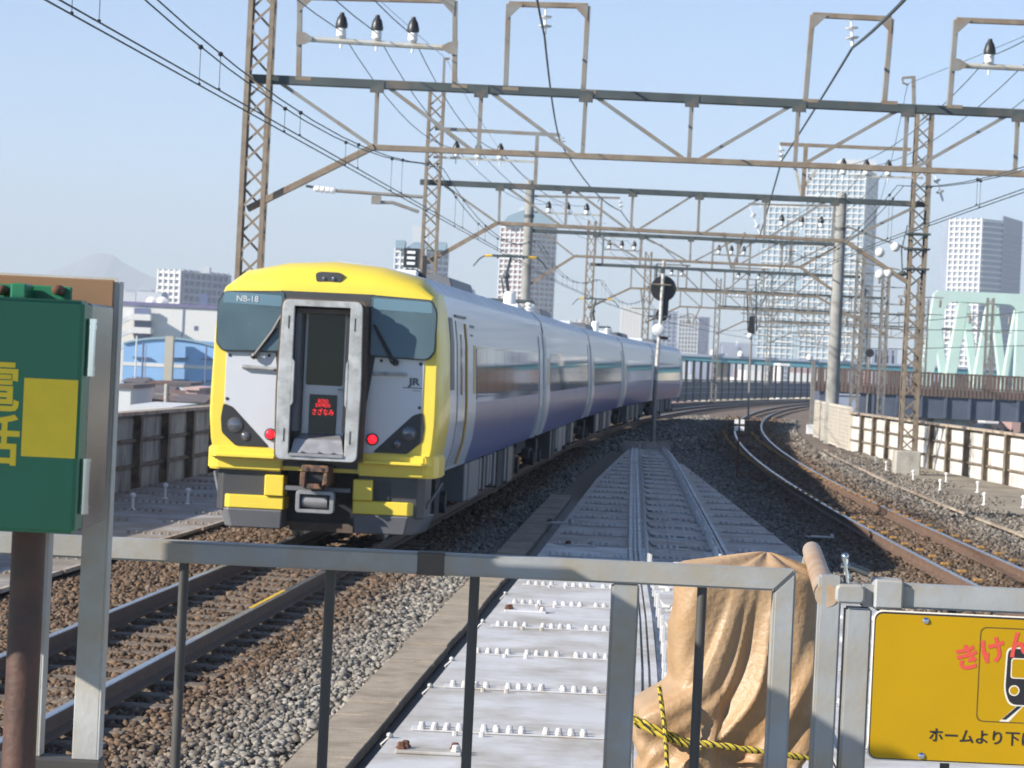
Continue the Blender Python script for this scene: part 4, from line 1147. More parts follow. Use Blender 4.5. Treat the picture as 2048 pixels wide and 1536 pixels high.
# ---- farther gantries on slim grey lattice poles
def far_gantry(Y, label, xL, xRr, zt, poleL='steel_tan', n=8):
    t = thing('overhead_gantry', label, 'overhead gantry', (xL, Y, -.2), G)
    lattice(t, xL, Y, -.2, zt + 2.1, w=.42, pitch=.6, sub=False, mk=poleL)
    lattice(t, xRr, Y, -.2, zt + 1.3, w=.42, pitch=.6, sub=False, mk='steel_grey')
    q = MB(); q.bar((xL, Y, zt), (xRr, Y, zt), .15, .15); q.build('top_chord', M['steel_dark'], t)
    a, b = xL + 2.0, xRr - 2.0
    q = MB(); q.bar((a, Y, zt - 1.05), (b, Y, zt - 1.05), .10, .10); q.build('bottom_chord', M['steel_tan'], t)
    q = MB()
    for i in range(n + 1):
        x = a + (b - a) * i / n
        q.bar((x, Y, zt), (x, Y, zt - 1.05), .07, .07)
    q.build('vertical', M['steel_grey'], t)
    q = MB()
    for i in range(n):
        x0, x1 = a + (b - a) * i / n, a + (b - a) * (i + 1) / n
        q.bar((x0 if i < n / 2 else x1, Y, zt), (x1 if i < n / 2 else x0, Y, zt - 1.05), .07, .06)
    q.build('diagonal', M['steel_grey'], t)
    for u_, v_ in ((a, xL), (b, xRr)):
        q = MB(); q.bar((u_, Y, zt - 1.05), (v_, Y, zt - 2.1), .13, .1); q.build('knee_brace', M['steel_tan'], t)
    for c, s in ((xl(Y), -1), (xr(Y), 1)):
        q = MB(); q.bar((c - .3, Y, zt - 1.0), (c - .15, Y, zt - 2.0), .08, .08); q.bar((c + .5, Y, zt - 1.0), (c + .1, Y, zt - 2.0), .08, .08); q.bar((c - .7, Y, zt - 2.0), (c + .9, Y, zt - 2.05), .06, .06)
        q.build('drop_bracket', M['steel_grey'], t)
        q = MB(); q.bar((c - 2.2, Y, zt), (c - 2.2, Y, zt + 1.4), .09, .09); q.bar((c - .4, Y, zt), (c - .4, Y, zt + 1.4), .09, .09); q.bar((c - 2.2, Y, zt + 1.4), (c - .2, Y, zt + 1.4), .09, .09); q.bar((c - 2.2, Y, zt + .75), (c - .4, Y, zt + .75), .06, .06)
        q.build('portal_beam', M['steel_grey'], t)
        for k in range(3): insulator(t, (c - 1.9 + k * .6, Y, zt + .78), r=.09)
    return t
far_gantry(130, 'fourth gantry with a slim lattice pole above the middle of the train', at(1180, 540, 130).x, at(1716, 640, 130).x, 7.2)
far_gantry(160, 'fifth gantry with a lattice pole behind the round black signal', at(1294, 580, 160).x, at(1768, 660, 160).x, 7.1)
far_gantry(204, 'sixth gantry seen past the last carriage, pole above the dark barrier', at(1435, 620, 204).x, at(1850, 660, 204).x, 7.2, 'steel_grey', 9)
far_gantry(252, 'farthest gantry, small and grey in front of the tall towers', at(1540, 640, 252).x, at(1985, 680, 252).x, 7.2, 'steel_grey', 9)

# ---- wires
SUP = [16, 46, 72.6, 103, 130, 160, 204, 252, 300]
def zwire(y, zs, zm):
    for a, b in zip(SUP, SUP[1:]):
        if a <= y <= b:
            u = (y - a) / (b - a); return zs - (zs - zm) * 4 * u * (1 - u)
    u = (SUP[0] - y) / 30
    return zs - (zs - zm) * 4 * u * (1 - u) if u >= 0 else zs
def overhead(fx, label, ya, yb, lat=0.0):
    t = thing('overhead_line', label, 'overhead line', (fx(46), 46, 4.8), 'overhead contact lines')
    yy = list(np.arange(ya, yb, 2.5))
    for s in (-1, 1):
        q = MB(); q.tube([off(fx, y, lat + s * .055, 4.86) for y in yy], .008, 5); q.build('contact_wire', M['wire'], t)
        q = MB(); q.tube([off(fx, y, lat + s * .055, zwire(y, 5.72, 5.12)) for y in yy], .0078, 5); q.build('messenger_wire', M['wire'], t)
    y = ya + 1.1; 
    while y < min(yb, 130):
        for s in (-1, 1):
            yo = y + (.42 if s > 0 else 0)
            p = off(fx, yo, lat + s * .055, 4.86); z = zwire(yo, 5.72, 5.12)
            q = MB(); q.tube([p, Vector((p.x, p.y, z))], .0035, 4); h = q.build('hanger', M['wire'], t)
            q = MB(); q.ball((p.x, p.y, z), .026, 8); q.ball((p.x, p.y, 4.87), .016, 6); q.build('clip', M['insulator_black'], h)
        y += 5.0
    return t
overhead(xl, 'paired overhead contact and messenger wires above the left track, running to the upper left', 9, 250, -.05)
overhead(xr, 'paired overhead contact and messenger wires above the right hand curved track', 26, 250, 0)
def sagline(pts, sag, n=10):
    out = []
    for (a, b) in zip(pts, pts[1:]):
        for k in range(n):
            u = k / n; p = a.lerp(b, u); p.z -= sag * 4 * u * (1 - u); out.append(p)
    return out + [pts[-1]]
def cable(name, pts, r, sag, label, cat, group=None):
    q = MB(); q.tube(sagline([Vector(p) for p in pts], sag), r, 6)
    return q.build(name, M['wire'], None, label, cat, group, recalc=False)
pA, pB, pC = A(1089, 72), A2(1124, 292), A3(1241, 421)
d0 = pA + (pA - pB) * 1.2; d0.z = 8.0
cable('feeder_cable', [d0, pA, pB, pC, Vector((xl(130) + .6, 130, 8.3)), Vector((xl(160) + .5, 160, 8.2))], .019, .3, 'thick dark feeder cable hanging from the left middle portal and swooping towards the train', 'feeder cable')
pA, pB, pC = A(1705, 95), A2(1563, 322), A3(1520, 470)
cable('feeder_cable', [at(1812, -4, 30), pA, pB, pC, Vector((xr(130) - 1, 130, 8.0))], .024, .03, 'thick dark feeder cable from the right portal frame running down past the towers', 'feeder cable')
names = ['left', 'middle', 'right']
for i, (a, b, c) in enumerate((((682, 62), (912, 297), (1097, 408)), ((753, 66), (956, 299), (1135, 410)), ((825, 71), (1000, 301), (1173, 412)))):
    pA, pB, pC = A(*a), A2(*b), A3(*c)
    d0 = pA + (pA - pB) * 1.3; d0.z = pA.z + .1
    cable('power_line', [d0, pA, pB, pC, Vector((pC.x + 2.7, 130, pC.z)), Vector((pC.x + 6.5, 160, pC.z))], .009, .45, 'thin power line over the %s insulator of the upper left crossbar' % names[i], 'power line', 'thin power lines on the left insulators')
for i, (a, b, c) in enumerate((((1978, 114), (1686, 332), (1563, 436)), ((2060, 118), (1732, 334), (1603, 438)), ((2140, 122), (1776, 335), (1642, 440)))):
    pA, pB, pC = A(*a), A2(*b), A3(*c)
    d0 = pA + (pA - pB) * .9; d0.z = pA.z + .2
    cable('power_line', [d0, pA, pB, pC, Vector((pC.x + 2.0, 130, pC.z))], .009, .4, 'thin power line on the upper right, on the %s insulator of its crossbar' % names[i], 'power line', 'thin power lines on the right insulators')
p = A2(1815, 168)
cable('earth_wire', [p + Vector((8, -60, 2.8)), p, Vector((13.5, 103, 8.6)), Vector((17, 130, 8.6))], .008, .5, 'thin earth wire carried on the hook above the right lattice pole', 'earth wire')
p = A2(893, 118)
cable('earth_wire', [p + Vector((-5.4, -60, .4)), p, A3(1060, 360), Vector((4.2, 130, 9.2))], .006, .4, 'thin earth wire over the top of the second left lattice pole', 'earth wire')

# ---- track-side signals
p = on(1305, 893, -.15); Yp = p.y
B = lambda px, py: at(px, py, Yp)
sg = thing('railway_signal', 'white and rusty signal post with a round black disc seen from behind', 'railway signal', (p.x, Yp, -.15))
q = MB(); q.tube([B(1305, 893), B(1311, 760)], .075, 12); q.build('lower_post', M['steel_grey'], sg, smooth=True)
q = MB(); q.tube([B(1311, 762), B(1320, 655), B(1328, 522)], [.07, .06, .055], 12); q.build('post', M['mast_white'], sg, smooth=True)
q = MB(); q.lathe([(.40, 0), (.42, .03), (.40, .06)], B(1326, 577) + Vector((.02, .10, 0)), (0, 1, 0), 28); q.bar(B(1330, 592) + Vector((0, .12, 0)), B(1327, 632) + Vector((0, .12, 0)), .28, .14, up=Vector((0, 1, 0))); ds = q.build('disc', M['black'], sg)
q = MB(); q.lathe([(.20, 0), (.19, .02)], B(1322, 630) + Vector((.04, .25, 0)), (0, 1, 0), 20); q.build('lower_head', M['black'], sg)
q = MB(); q.bar(B(1305, 568) + Vector((0, -.07, 0)), B(1342, 570) + Vector((0, -.07, 0)), .04, .04); q.build('bracket', M['steel_tan'], sg)
q = MB(); q.bar(B(1298, 632), B(1342, 634), .05, .06); q.bar(B(1322, 540), B(1330, 540), .14, .2); q.build('bracket', M['steel_dark'], sg)
q = MB(); q.lathe([(.20, 0), (.20, .05), (.12, .09)], B(1316, 660) + Vector((.0, -.12, 0)), (0, -1, 0), 20); q.build('round_lamp_case', M['white_paint'], sg, smooth=True)
q = MB(); q.bar(B(1318, 675), B(1336, 677), .1, .1); q.build('bracket', M['rusty'], sg)
q = MB(); q.box(p.x - .2, p.x + .2, Yp - .2, Yp + .2, -.3, -.08); q.build('base', M['black'], sg)
# small cross marker by the right track
p = on(1474, 960, -.2)
B = lambda px, py: at(px, py, p.y)
cm = thing('track_marker', 'small square marker with a black cross on four white squares beside the right track', 'track marker', p)
q = MB(); q.tube([p, B(1478, 865)], .022, 8); q.build('post', M['rusty'], cm)
c = B(1478.5, 850)
q = MB(); q.box(c.x - .13, c.x + .13, p.y - .03, p.y - .02, c.z - .15, c.z + .15); q.build('plate', M['black'], cm)
for sx in (-1, 1):
    for sz in (-1, 1):
        q = MB(); q.box(c.x + sx * .072 - .048, c.x + sx * .072 + .048, p.y - .035, p.y - .0302, c.z + sz * .083 - .055, c.z + sz * .083 + .055); q.build('white_square', M['white_paint'], cm)
# black signal with a ladder hanging in front of the tower
Yp = 138.0
B = lambda px, py: at(px, py, Yp)
sg = thing('railway_signal', 'tall narrow black signal on a thin grey post in front of the tall pale tower', 'railway signal', (B(1502, 720).x, Yp, -.2))
q = MB(); q.bar(B(1494, 560), B(1496, 664), .06, .06); q.bar(B(1512, 560), B(1513, 662), .06, .06); q.bar(B(1504, 632), B(1503, 668), .30, .12); q.build('frame', M['black'], sg)
q = MB()
for k in range(7): q.bar(B(1494, 570 + k * 15), B(1513, 570 + k * 15), .05, .05)
q.build('rung', M['steel_grey'], sg)
q = MB(); q.tube([B(1503, 660), Vector((B(1503, 700).x, Yp, -.2))], .05, 8); q.build('post', M['steel_grey'], sg)
q = MB(); q.ball(B(1500, 672), .16, 10); q.build('white_lamp', M['white_paint'], sg, smooth=True)
p = at(1740, 706, 190)
sg = thing('railway_signal', 'distant round black signal disc standing between the slim grey lattice poles', 'railway signal', (p.x, 190, 0))
q = MB(); q.lathe([(.30, 0), (.30, .06)], p, (0, 1, 0), 20); q.build('disc', M['black'], sg)
q = MB(); q.tube([Vector((p.x, 190.1, -.2)), p + Vector((0, .1, 0))], .06, 8); q.build('post', M['steel_grey'], sg)
# ================================================================ foreground: railing, gate, sign, cabinet, covered box
YF = 5.0
P5 = lambda px, py, dy=0.0: at(px, py, YF + dy)
fence = thing('metal_railing', 'galvanised metal railing with thin bars across the platform end', 'railing', (0, YF, 1.0), None)
dm('rail_galv', (.30, .31, .315), .55, metal=0, var=.14, vs=9, stain=(.30, .26, .19), ss=6, sa=.38, bump=.04, bs=90)
zt = P5(700, 1099).z
xa, xb = -1.35, P5(1592, 1170).x
q = MB(); q.prism([(xa, zt - .040), (xb - .040, zt - .040), (xb, zt), (xa, zt)], (0, YF, 0), (1, 0, 0), (0, 0, 1), (0, 1, 0), 0, .05)
q.build('top_rail', M['rail_galv'], fence, bevel=.004, seg=2)
q = MB(); q.prism([(xb - .040, zt - .0405), (xb, zt - .0005), (xb, 1.0), (xb - .040, 1.0)], (0, YF, 0), (1, 0, 0), (0, 0, 1), (0, 1, 0), .0004, .0496)
q.build('end_post', M['rail_galv'], fence, bevel=.004, seg=2)
x = P5(1246, 1300).x
q = MB(); q.box(x - .0255, x + .0255, YF + .002, YF + .048, 1.0, zt - .041); q.build('post', M['rail_galv'], fence, bevel=.004, seg=2)
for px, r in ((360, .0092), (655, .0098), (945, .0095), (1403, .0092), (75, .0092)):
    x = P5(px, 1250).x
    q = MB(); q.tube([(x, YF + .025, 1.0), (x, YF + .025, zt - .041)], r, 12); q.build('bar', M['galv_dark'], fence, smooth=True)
xm = P5(862, 1120).x
q = MB(); q.box(xm - .026, xm + .026, YF - .0012, YF + .0512, zt - .0412, zt + .0012); q.build('sleeve', M['band_brown'], fence, bevel=.002)
xw = P5(1246, 1200).x
q = MB(); q.box(xw - .03, xw + .03, YF - .0, YF + .045, 1.0, 1.012); q.build('foot_plate', M['rail_galv'], fence)

# gate with its post, latch and bent pipe
gate = thing('metal_gate', 'galvanised square tube gate carrying the yellow warning sign', 'gate', P5(1690, 1500), None)
def vbar(px0, px1, pyref, top_py, name, par, mk='rail_galv', y0=0.0, d=.045, bottom=1.0):
    x0, x1 = P5(px0, pyref, y0).x, P5(px1, pyref, y0).x
    q = MB(); q.box(x0, x1, YF + y0, YF + y0 + d, bottom, P5((px0 + px1) / 2, top_py, y0).z)
    return q.build(name, M[mk], par, bevel=.004, seg=2)
gp = thing('gate_post', 'square galvanised gate post with a rusty bent pipe on its top', 'gate post', P5(1655, 1500), None)
vbar(1633, 1678, 1300, 1152, 'post', gp)
a = P5(1668, 1149, .01); b = at(1618, 1113, 6.45)
zc = (a.z + b.z) / 2 - .006
dm('pipe_rust', (.45, .36, .27), .5, metal=.3, var=.15, vs=9, stain=(.40, .24, .13), ss=6, sa=.5, bump=.05, bs=60)
xp = P5(1655, 1150).x
pts = [Vector((xp, YF + .0, zc)), Vector((xp - .005, 6.25, zc)), Vector((xp - .006, 6.42, zc - .02)), Vector((xp - .007, 6.52, zc - .09)), Vector((xp - .007, 6.55, zc - .2)), Vector((at(1605, 1330, 6.55).x, 6.55, at(1605, 1335, 6.55).z))]
xq = at(1602, 1300, 6.55).x; pts[-1].x = xq; pts[1].x = xq + (xp - xq) * .15; pts[2].x = xq + .002; pts[3].x = xq; pts[4].x = xq
q = MB(); q.tube(pts[:2], .0215, 18); q.build('top_pipe', M['pipe_rust'], gp, smooth=True)
q = MB(); q.tube(pts[1:], .0208, 16); q.build('bent_pipe', M['rail_galv'], gp, smooth=True)
q = MB(); q.tube([(xq, 6.55, pts[-1].z + .04), (xq, 6.55, 1.0)], .0165, 14); pl_ = q.build('lower_pipe', M['galv'], gp, smooth=True)
c = at(1597, 1333, 6.53); q = MB(); q.lathe([(.004, 0), (.004, .002)], (c.x, 6.532, c.z), (0, -1, 0), 10); q.build('hole', M['black'], pl_)
vbar(1689, 1741, 1300, 1216, 'stile', gate)
z1, z0 = P5(1807, 1169).z, P5(1807, 1217).z
x0 = P5(1800, 1190).x
q = MB(); q.box(x0 + .001, 1.95, YF, YF + .05, z0, z1); q.build('top_rail', M['rail_galv'], gate, bevel=.004, seg=2)
for px in (1900, 2130, 2360):
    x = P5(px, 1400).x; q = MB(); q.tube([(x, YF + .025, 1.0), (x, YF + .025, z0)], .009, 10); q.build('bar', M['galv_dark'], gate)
q = MB(); q.box(1.90, 1.95, YF + .001, YF + .049, 1.0, z0); q.build('far_stile', M['rail_galv'], gate)
q = MB(); a, b = P5(1749, 1158), P5(1804, 1219); q.box(a.x, b.x, YF - .012, YF + .058, b.z, a.z); sd = q.build('saddle_bracket', M['rail_galv'], gate, bevel=.004)
q = MB(); a, b = P5(1728, 1170), P5(1749, 1215); q.box(a.x, b.x - .0005, YF + .006, YF + .044, b.z, a.z); q.build('connector', M['rail_galv'], gate)
q = MB(); a, b = P5(1671, 1167), P5(1728, 1208); q.prism(rpoly([(a.x, b.z), (b.x, b.z), (b.x, a.z), (a.x, a.z)], .012, 4), (0, YF, 0), (1, 0, 0), (0, 0, 1), (0, 1, 0), -.012, .058); lt = q.build('latch_box', M['rail_galv'], gate, bevel=.004)
q = MB(); a, b = P5(1694, 1168, .02), P5(1690, 1113, .02); q.tube([a, b], .0055, 10); q.ball(b, .0075, 10)
q.tube([P5(1682, 1131, .02), P5(1704, 1133, .02)], .005, 8); q.build('latch_pin', M['chrome'], lt, smooth=True)
q = MB(); q.tube([P5(1700, 1133, .02), P5(1737, 1147, .01)], .0075, 12); q.build('latch_handle', M['stainless'], lt, smooth=True)

# the yellow sign
dm('sign_yellow', (.44, .26, .002), .5, spec=.25, var=.05, vs=5, rvar=.05)
dm('sign_red', (.62, .075, .05), .6, var=.06)
dm('sign_ink', (.018, .016, .02), .5, var=.05)
dm('sign_brown', (.10, .06, .01), .6, var=.05)
dm('sign_white', (.72, .68, .58), .5, var=.03)
YS = YF - .020
PS = lambda px, py: at(px, py, YS)
c0, c1_ = PS(1745, 1221), PS(1741, 1518)
sx0, sz1, sz0 = (PS(1743, 1370)).x, c0.z - .001, c1_.z + .001
SWD = .615
sign = thing('warning_sign', 'yellow warning sign with red and black Japanese writing and a train pictogram', 'sign', (sx0, YS, sz0))
def SP(name, poly, d0, d1, mk, bevel=0):
    cz = lambda d: d if d < .0015 else .0014 + (d - .0014) * .16
    q = MB(); q.prism(poly, (0, YS, 0), (1, 0, 0), (0, 0, 1), (0, -1, 0), cz(d0), cz(d1)); return q.build(name, M[mk], sign, bevel=bevel)
def rr(x0, x1, z0, z1, r, n=6): return rpoly([(x0, z0), (x1, z0), (x1, z1), (x0, z1)], r, n)
SP('back_plate', rr(sx0 - .0025, sx0 + SWD, sz0 - .0025, sz1 + .0025, .020), -.004, .0, 'sign_white', .001)
SP('border', rr(sx0, sx0 + SWD - .002, sz0, sz1, .018), .0002, .0006, 'sign_ink')
SP('face', rr(sx0 + .0022, sx0 + SWD - .004, sz0 + .0022, sz1 - .0035, .016), .0008, .0014, 'sign_yellow')
def line_rect(x0, x1, z0, z1, r, w, mk, d):
    o = rr(x0, x1, z0, z1, r); n = len(o); cx, cz = (x0 + x1) / 2, (z0 + z1) / 2
    i_ = rr(x0 + w, x1 - w, z0 + w, z1 - w, r - w * .5)
    q = MB(); fs = [(k, (k + 1) % n, n + (k + 1) % n, n + k) for k in range(n)]
    q.add([(a, YS - d, b) for a, b in o] + [(a, YS - d, b) for a, b in i_], fs); return q.build('thin_frame', M[mk], sign)
fx0 = PS(1956, 1350).x; fz1 = PS(1980, 1254).z; fz0 = PS(1975, 1444).z
line_rect(fx0, fx0 + .235, fz0, fz1, .014, .0022, 'sign_brown', .00155)
# train pictogram: white outlined black front view, window, lamps, rails
tx0, tz1, tz0 = PS(2012, 1340).x, PS(2030, 1293).z, PS(2035, 1414).z
tw = .125; cxm = tx0 + tw / 2
body = rpoly([(tx0 + .010, tz0 + .004), (tx0 + tw - .010, tz0 + .004), (tx0 + tw, tz0 + .03), (tx0 + tw - .002, tz1 - .004), (tx0 + .002, tz1 - .004), (tx0, tz0 + .03)], .012, 4)
SP('pictogram_outline', [(cxm + (a - cxm) * 1.05, (tz0 + tz1) / 2 + (b - (tz0 + tz1) / 2) * 1.05) for a, b in body], .0016, .0022, 'sign_white')
SP('pictogram_train', body, .0024, .0030, 'sign_ink')
SP('pictogram_window_edge', rr(tx0 + .0085, tx0 + tw - .0085, PS(2030, 1357).z, PS(2030, 1316).z, .006), .0031, .0034, 'sign_white')
SP('pictogram_window', rr(tx0 + .0105, tx0 + tw - .0105, PS(2030, 1355).z, PS(2030, 1318).z, .005), .0036, .0040, 'sign_yellow')
for xx in (tx0 + .0165, tx0 + tw - .0165):
    zz = PS(2028, 1381).z
    SP('pictogram_lamp_edge', [(xx + .0100 * math.cos(t * .35), zz + .0100 * math.sin(t * .35)) for t in range(18)], .0031, .0034, 'sign_white')
    SP('pictogram_lamp', [(xx + .0078 * math.cos(t * .35), zz + .0078 * math.sin(t * .35)) for t in range(18)], .0036, .0040, 'sign_yellow')
for s in (-1, 1):
    a, b = PS(2033, 1412), PS(2002, 1441)
    dx = (a.x - cxm), (b.x - cxm)
    SP('pictogram_rail_edge', [(cxm - s * dx[0] - s * .0 , a.z), (cxm - s * (dx[0] + .012), a.z), (cxm - s * (dx[1] + .014), b.z - .002), (cxm - s * (dx[1] - .004), b.z - .002)], .0016, .0021, 'sign_white')
    SP('pictogram_rail', [(cxm - s * (dx[0] + .001), a.z), (cxm - s * (dx[0] + .010), a.z), (cxm - s * (dx[1] + .009), b.z + .002), (cxm - s * (dx[1] + .0005), b.z + .002)], .0024, .0029, 'sign_ink')
def sign_text(body, size, px, py, mk, ang=0, align='CENTER', d=.0020, sx=1.0, bold=0.0):
    me = text_mesh(body, size, M[mk], .0001, align, bold)
    c = PS(px, py); R_ = Matrix.Rotation(ang, 4, 'Z')
    m = frame(Vector((c.x, YS - d, c.z)), Vector((1, 0, 0)), Vector((0, 0, 1)), Vector((0, -1, 0))) @ R_ @ Matrix.Diagonal((sx, 1, 1, 1))
    return inst(me, 'lettering', sign, m)
for ch, px, py in (('き', 1935, 1318), ('け', 1986, 1304), ('ん', 2040, 1291), ('！', 2092, 1280)):
    sign_text(ch, .050, px, py, 'sign_red', math.radians(16), bold=.0016)
sign_text('ホームより下に降りないで下さい', .0283, 1856, 1471, 'sign_ink', 0, 'LEFT', bold=.0005)
for px, py in ((1851, 1241), (1842, 1511)):
    c = PS(px, py); q = MB(); q.lathe([(.006, 0), (.006, .002), (.003, .004)], (c.x, YS - .0015, c.z), (0, -1, 0), 12); q.build('rivet', M['chrome'], sign, smooth=True)

# covered box wrapped in brown tarpaulin
dm('tarp', (.37, .25, .145), .5, var=.14, vs=4, bump=.18, bs=70, stain=(.33, .19, .085), ss=3, sa=.4)
def tarp():
    t = thing('covered_box', 'upright box wrapped in brown tarpaulin and tied with yellow black rope', 'covered box', at(1450, 1500, 6.1))
    YC = 6.08
    xL, xR_ = at(1337, 1400, YC).x, at(1628, 1400, YC).x
    cx, hw, hd = (xL + xR_) / 2, (xR_ - xL) / 2, .15
    ztop = at(1470, 1135, YC).z
    zb = 1.0
    na, nz = 320, 170
    V = []; Fc = []
    nse = lambda a, b, c: math.sin(a * 1.0 + c) * math.sin(b * 1.0 + c * 1.7)
    for j in range(nz):
        u = j / (nz - 1); z = zb + (ztop - zb) * u
        dn = (ztop - z)
        for i in range(na):
            th = 2 * math.pi * i / na
            c, s = math.cos(th), math.sin(th)
            k = 1 / (abs(c) ** 5 + abs(s) ** 5) ** (1 / 5)
            rx, ry = hw * k * c, hd * k * s
            # folds: soft vertical pleats near the top that turn into diagonal drapes lower down
            amp = .002 + .017 * min(1, max(0, dn - .02) / .16)
            q0 = rx + .62 * dn ** 1.55 + .012 * nse(rx * 23, dn * 11, .4) + .010 * math.sin(dn * 17 + rx * 9)
            rd = lambda k_, ph_: 1.05 - 2 * math.sqrt(math.sin(q0 * k_ + ph_) ** 2 + .03)
            f = .62 * rd(31, .5) + .34 * rd(57, 1.9) * (.5 + .5 * math.sin(dn * 9 + rx * 14)) + .16 * rd(103, .8) + .20 * nse(rx * 37, dn * 23, .7)
            edge = 1 + .035 * math.sin(dn * 11 + th * 2)
            n_ = Vector((c, s, 0))
            p = Vector((cx + rx * edge, YC + ry * edge, z)) + n_ * (f * amp)
            # lower left bulge
            if c < -.35 and dn > .25:
                b = min(1, (dn - .25) / .07); b = b * b * (3 - 2 * b)
                p.x -= .085 * b * min(1, (-c - .35) / .35) * (1 + .14 * math.sin(dn * 40)); p.y -= .02 * b * max(0, -s)
            # rope squeeze
            q_ = math.exp(-((dn - (.405 + .03 * (rx / hw))) / .018) ** 2)
            p -= n_ * .016 * q_
            V.append(p)
    for j in range(nz - 1):
        for i in range(na):
            a, b = j * na + i, j * na + (i + 1) % na
            Fc.append((a, b, b + na, a + na))
    # tented top: rings closing towards a ridge point
    apex = at(1535, 1101, YC)
    top0 = (nz - 1) * na; prev = top0
    for r_ in range(1, 14):
        u = r_ / 14; base = len(V)
        for i in range(na):
            e = V[top0 + i]
            h = u ** 1.25
            p = e.lerp(apex, u); p.z = e.z + (apex.z - e.z) * h + .006 * math.sin(i * .197) * (1 - u) * u * 3 + .004 * math.sin(i * .098 + 2) * (1 - u)
            V.append(p)
        for i in range(na): Fc.append((prev + i, prev + (i + 1) % na, base + (i + 1) % na, base + i))
        prev = base
    V.append(apex); ap = len(V) - 1
    for i in range(na): Fc.append((prev + i, prev + (i + 1) % na, ap))
    q = MB(); q.add(V, Fc); tp_ = q.build('tarpaulin', M['tarp'], t, smooth=True)
    bm = bmesh.new(); bm.from_mesh(tp_.data)
    for _ in range(5): bmesh.ops.smooth_vert(bm, verts=bm.verts, factor=.5, use_axis_x=True, use_axis_y=True, use_axis_z=True)
    bm.to_mesh(tp_.data); bm.free()
    # seam flap hanging from the top edge, front left
    rope = bpy.data.materials.new('rope'); rope.use_nodes = True
    N, L = rope.node_tree.nodes, rope.node_tree.links
    tc = N.new('ShaderNodeTexCoord'); wv = N.new('ShaderNodeTexWave'); wv.inputs['Scale'].default_value = 42; wv.inputs['Distortion'].default_value = .4
    wv.bands_direction = 'DIAGONAL'
    rp = N.new('ShaderNodeValToRGB'); rp.color_ramp.interpolation = 'CONSTANT'
    rp.color_ramp.elements[0].color = (.50, .38, .04, 1); rp.color_ramp.elements[1].position = .70; rp.color_ramp.elements[1].color = (.03, .03, .02, 1)
    L.new(tc.outputs['Object'], wv.inputs[0]); L.new(wv.outputs[0], rp.inputs[0]); L.new(rp.outputs[0], N['Principled BSDF'].inputs[0]); N['Principled BSDF'].inputs['Roughness'].default_value = .8
    yr = YC - hd - .036
    def ropeline(pts, name='rope'):
        P = [at(px, py, yy) for px, py, yy in pts]
        out = []
        for a, b in zip(P, P[1:]): out += [a.lerp(b, k / 6) for k in range(6)]
        out.append(P[-1])
        q = MB()
        for ph in (0, math.pi):
            w = []
            for k, p in enumerate(out):
                an = k * 1.1 + ph
                w.append(p + Vector((0, math.cos(an), math.sin(an))) * .0035)
            q.tube(w, .0048, 7)
        return q.build(name, rope, t, smooth=True)
    ropeline([(1262, 1432, yr), (1300, 1452, yr - .01), (1370, 1482, yr), (1450, 1492, yr - .004), (1545, 1506, yr), (1640, 1520, yr + .02)])
    ropeline([(1268, 1445, yr), (1330, 1474, yr - .014), (1382, 1493, yr), (1400, 1498, yr)])
    ropeline([(1318, 1372, yr - .012), (1325, 1420, yr - .016), (1331, 1470, yr - .016), (1336, 1560, yr - .012)])
    return t
tarp()

# green cabinet on its frame at the left
dm('cab_green', (.014, .145, .066), .38, var=.10, vs=6, bump=.03, bs=120, rvar=.06)
dm('cab_yellow', (.80, .56, .018), .5, var=.05, vs=30)
dm('board_brown', (.22, .13, .068), .55, var=.18, vs=5, stain=(.24, .13, .06), ss=4, sa=.4, metal=.15)
cab = thing('control_cabinet', 'dark green control cabinet with yellow square and chrome hinges on a brown backboard', 'control cabinet', (-.85, 4.45, 1.0))
xR1 = at(148, 1068, 4.30).x
zc0, zc1 = at(148, 1069, 4.30).z, at(167, 601, 4.30).z
q = MB(); q.box(-1.25, xR1, 4.30, 4.375, zc0, zc1); dor = q.build('door', M['cab_green'], cab, bevel=.006, seg=3)
q = MB(); q.box(-1.24, xR1 - .003, 4.3765, 4.388, zc0 + .004, zc1 - .006); q.build('door_seal', M['black'], cab)
q = MB(); q.box(-1.25, xR1 - .001, 4.39, 4.62, zc0 + .002, zc1 - .003); q.build('casing', M['stainless'], cab, bevel=.004)
for p0, p1 in (((172, 641), (164, 748)), ((156, 921), (147, 1024))):
    a, b = at(p0[0], p0[1], 4.33), at(p1[0], p1[1], 4.33); x = xR1 + .006
    q = MB(); q.tube([(x, 4.338, a.z), (x, 4.338, b.z)], .0085, 14)
    for u in (.0, .12, .9, 1.0):
        zz = a.z + (b.z - a.z) * u; q.lathe([(.0098, -.003), (.0098, .003)], (x, 4.338, zz), n=14)
    q.build('hinge', M['chrome'], cab, smooth=True)
# lifting lug with rusty bolts on top
a, b = at(-60, 560, 4.33), at(60, 601, 4.33)
q = MB(); q.box(at(18, 580, 4.32).x, at(50, 580, 4.32).x, 4.33, 4.40, zc1 - .004, at(30, 566, 4.33).z); q.build('lug', M['cab_green'], cab, bevel=.003)
q = MB(); q.box(-1.2, at(146, 590, 4.42).x, 4.405, 4.415, zc1 - .006, at(80, 571, 4.41).z); q.build('lug_plate', M['cab_green'], cab, bevel=.002)
for px, py in ((2, 580), (114, 580)):
    c = at(px, py, 4.375); q = MB(); q.lathe([(.0085, -.028), (.0085, 0), (.0078, .008), (.004, .011)], c, (0, -1, 0), 12); q.build('bolt', M['rusty'], cab, smooth=True)
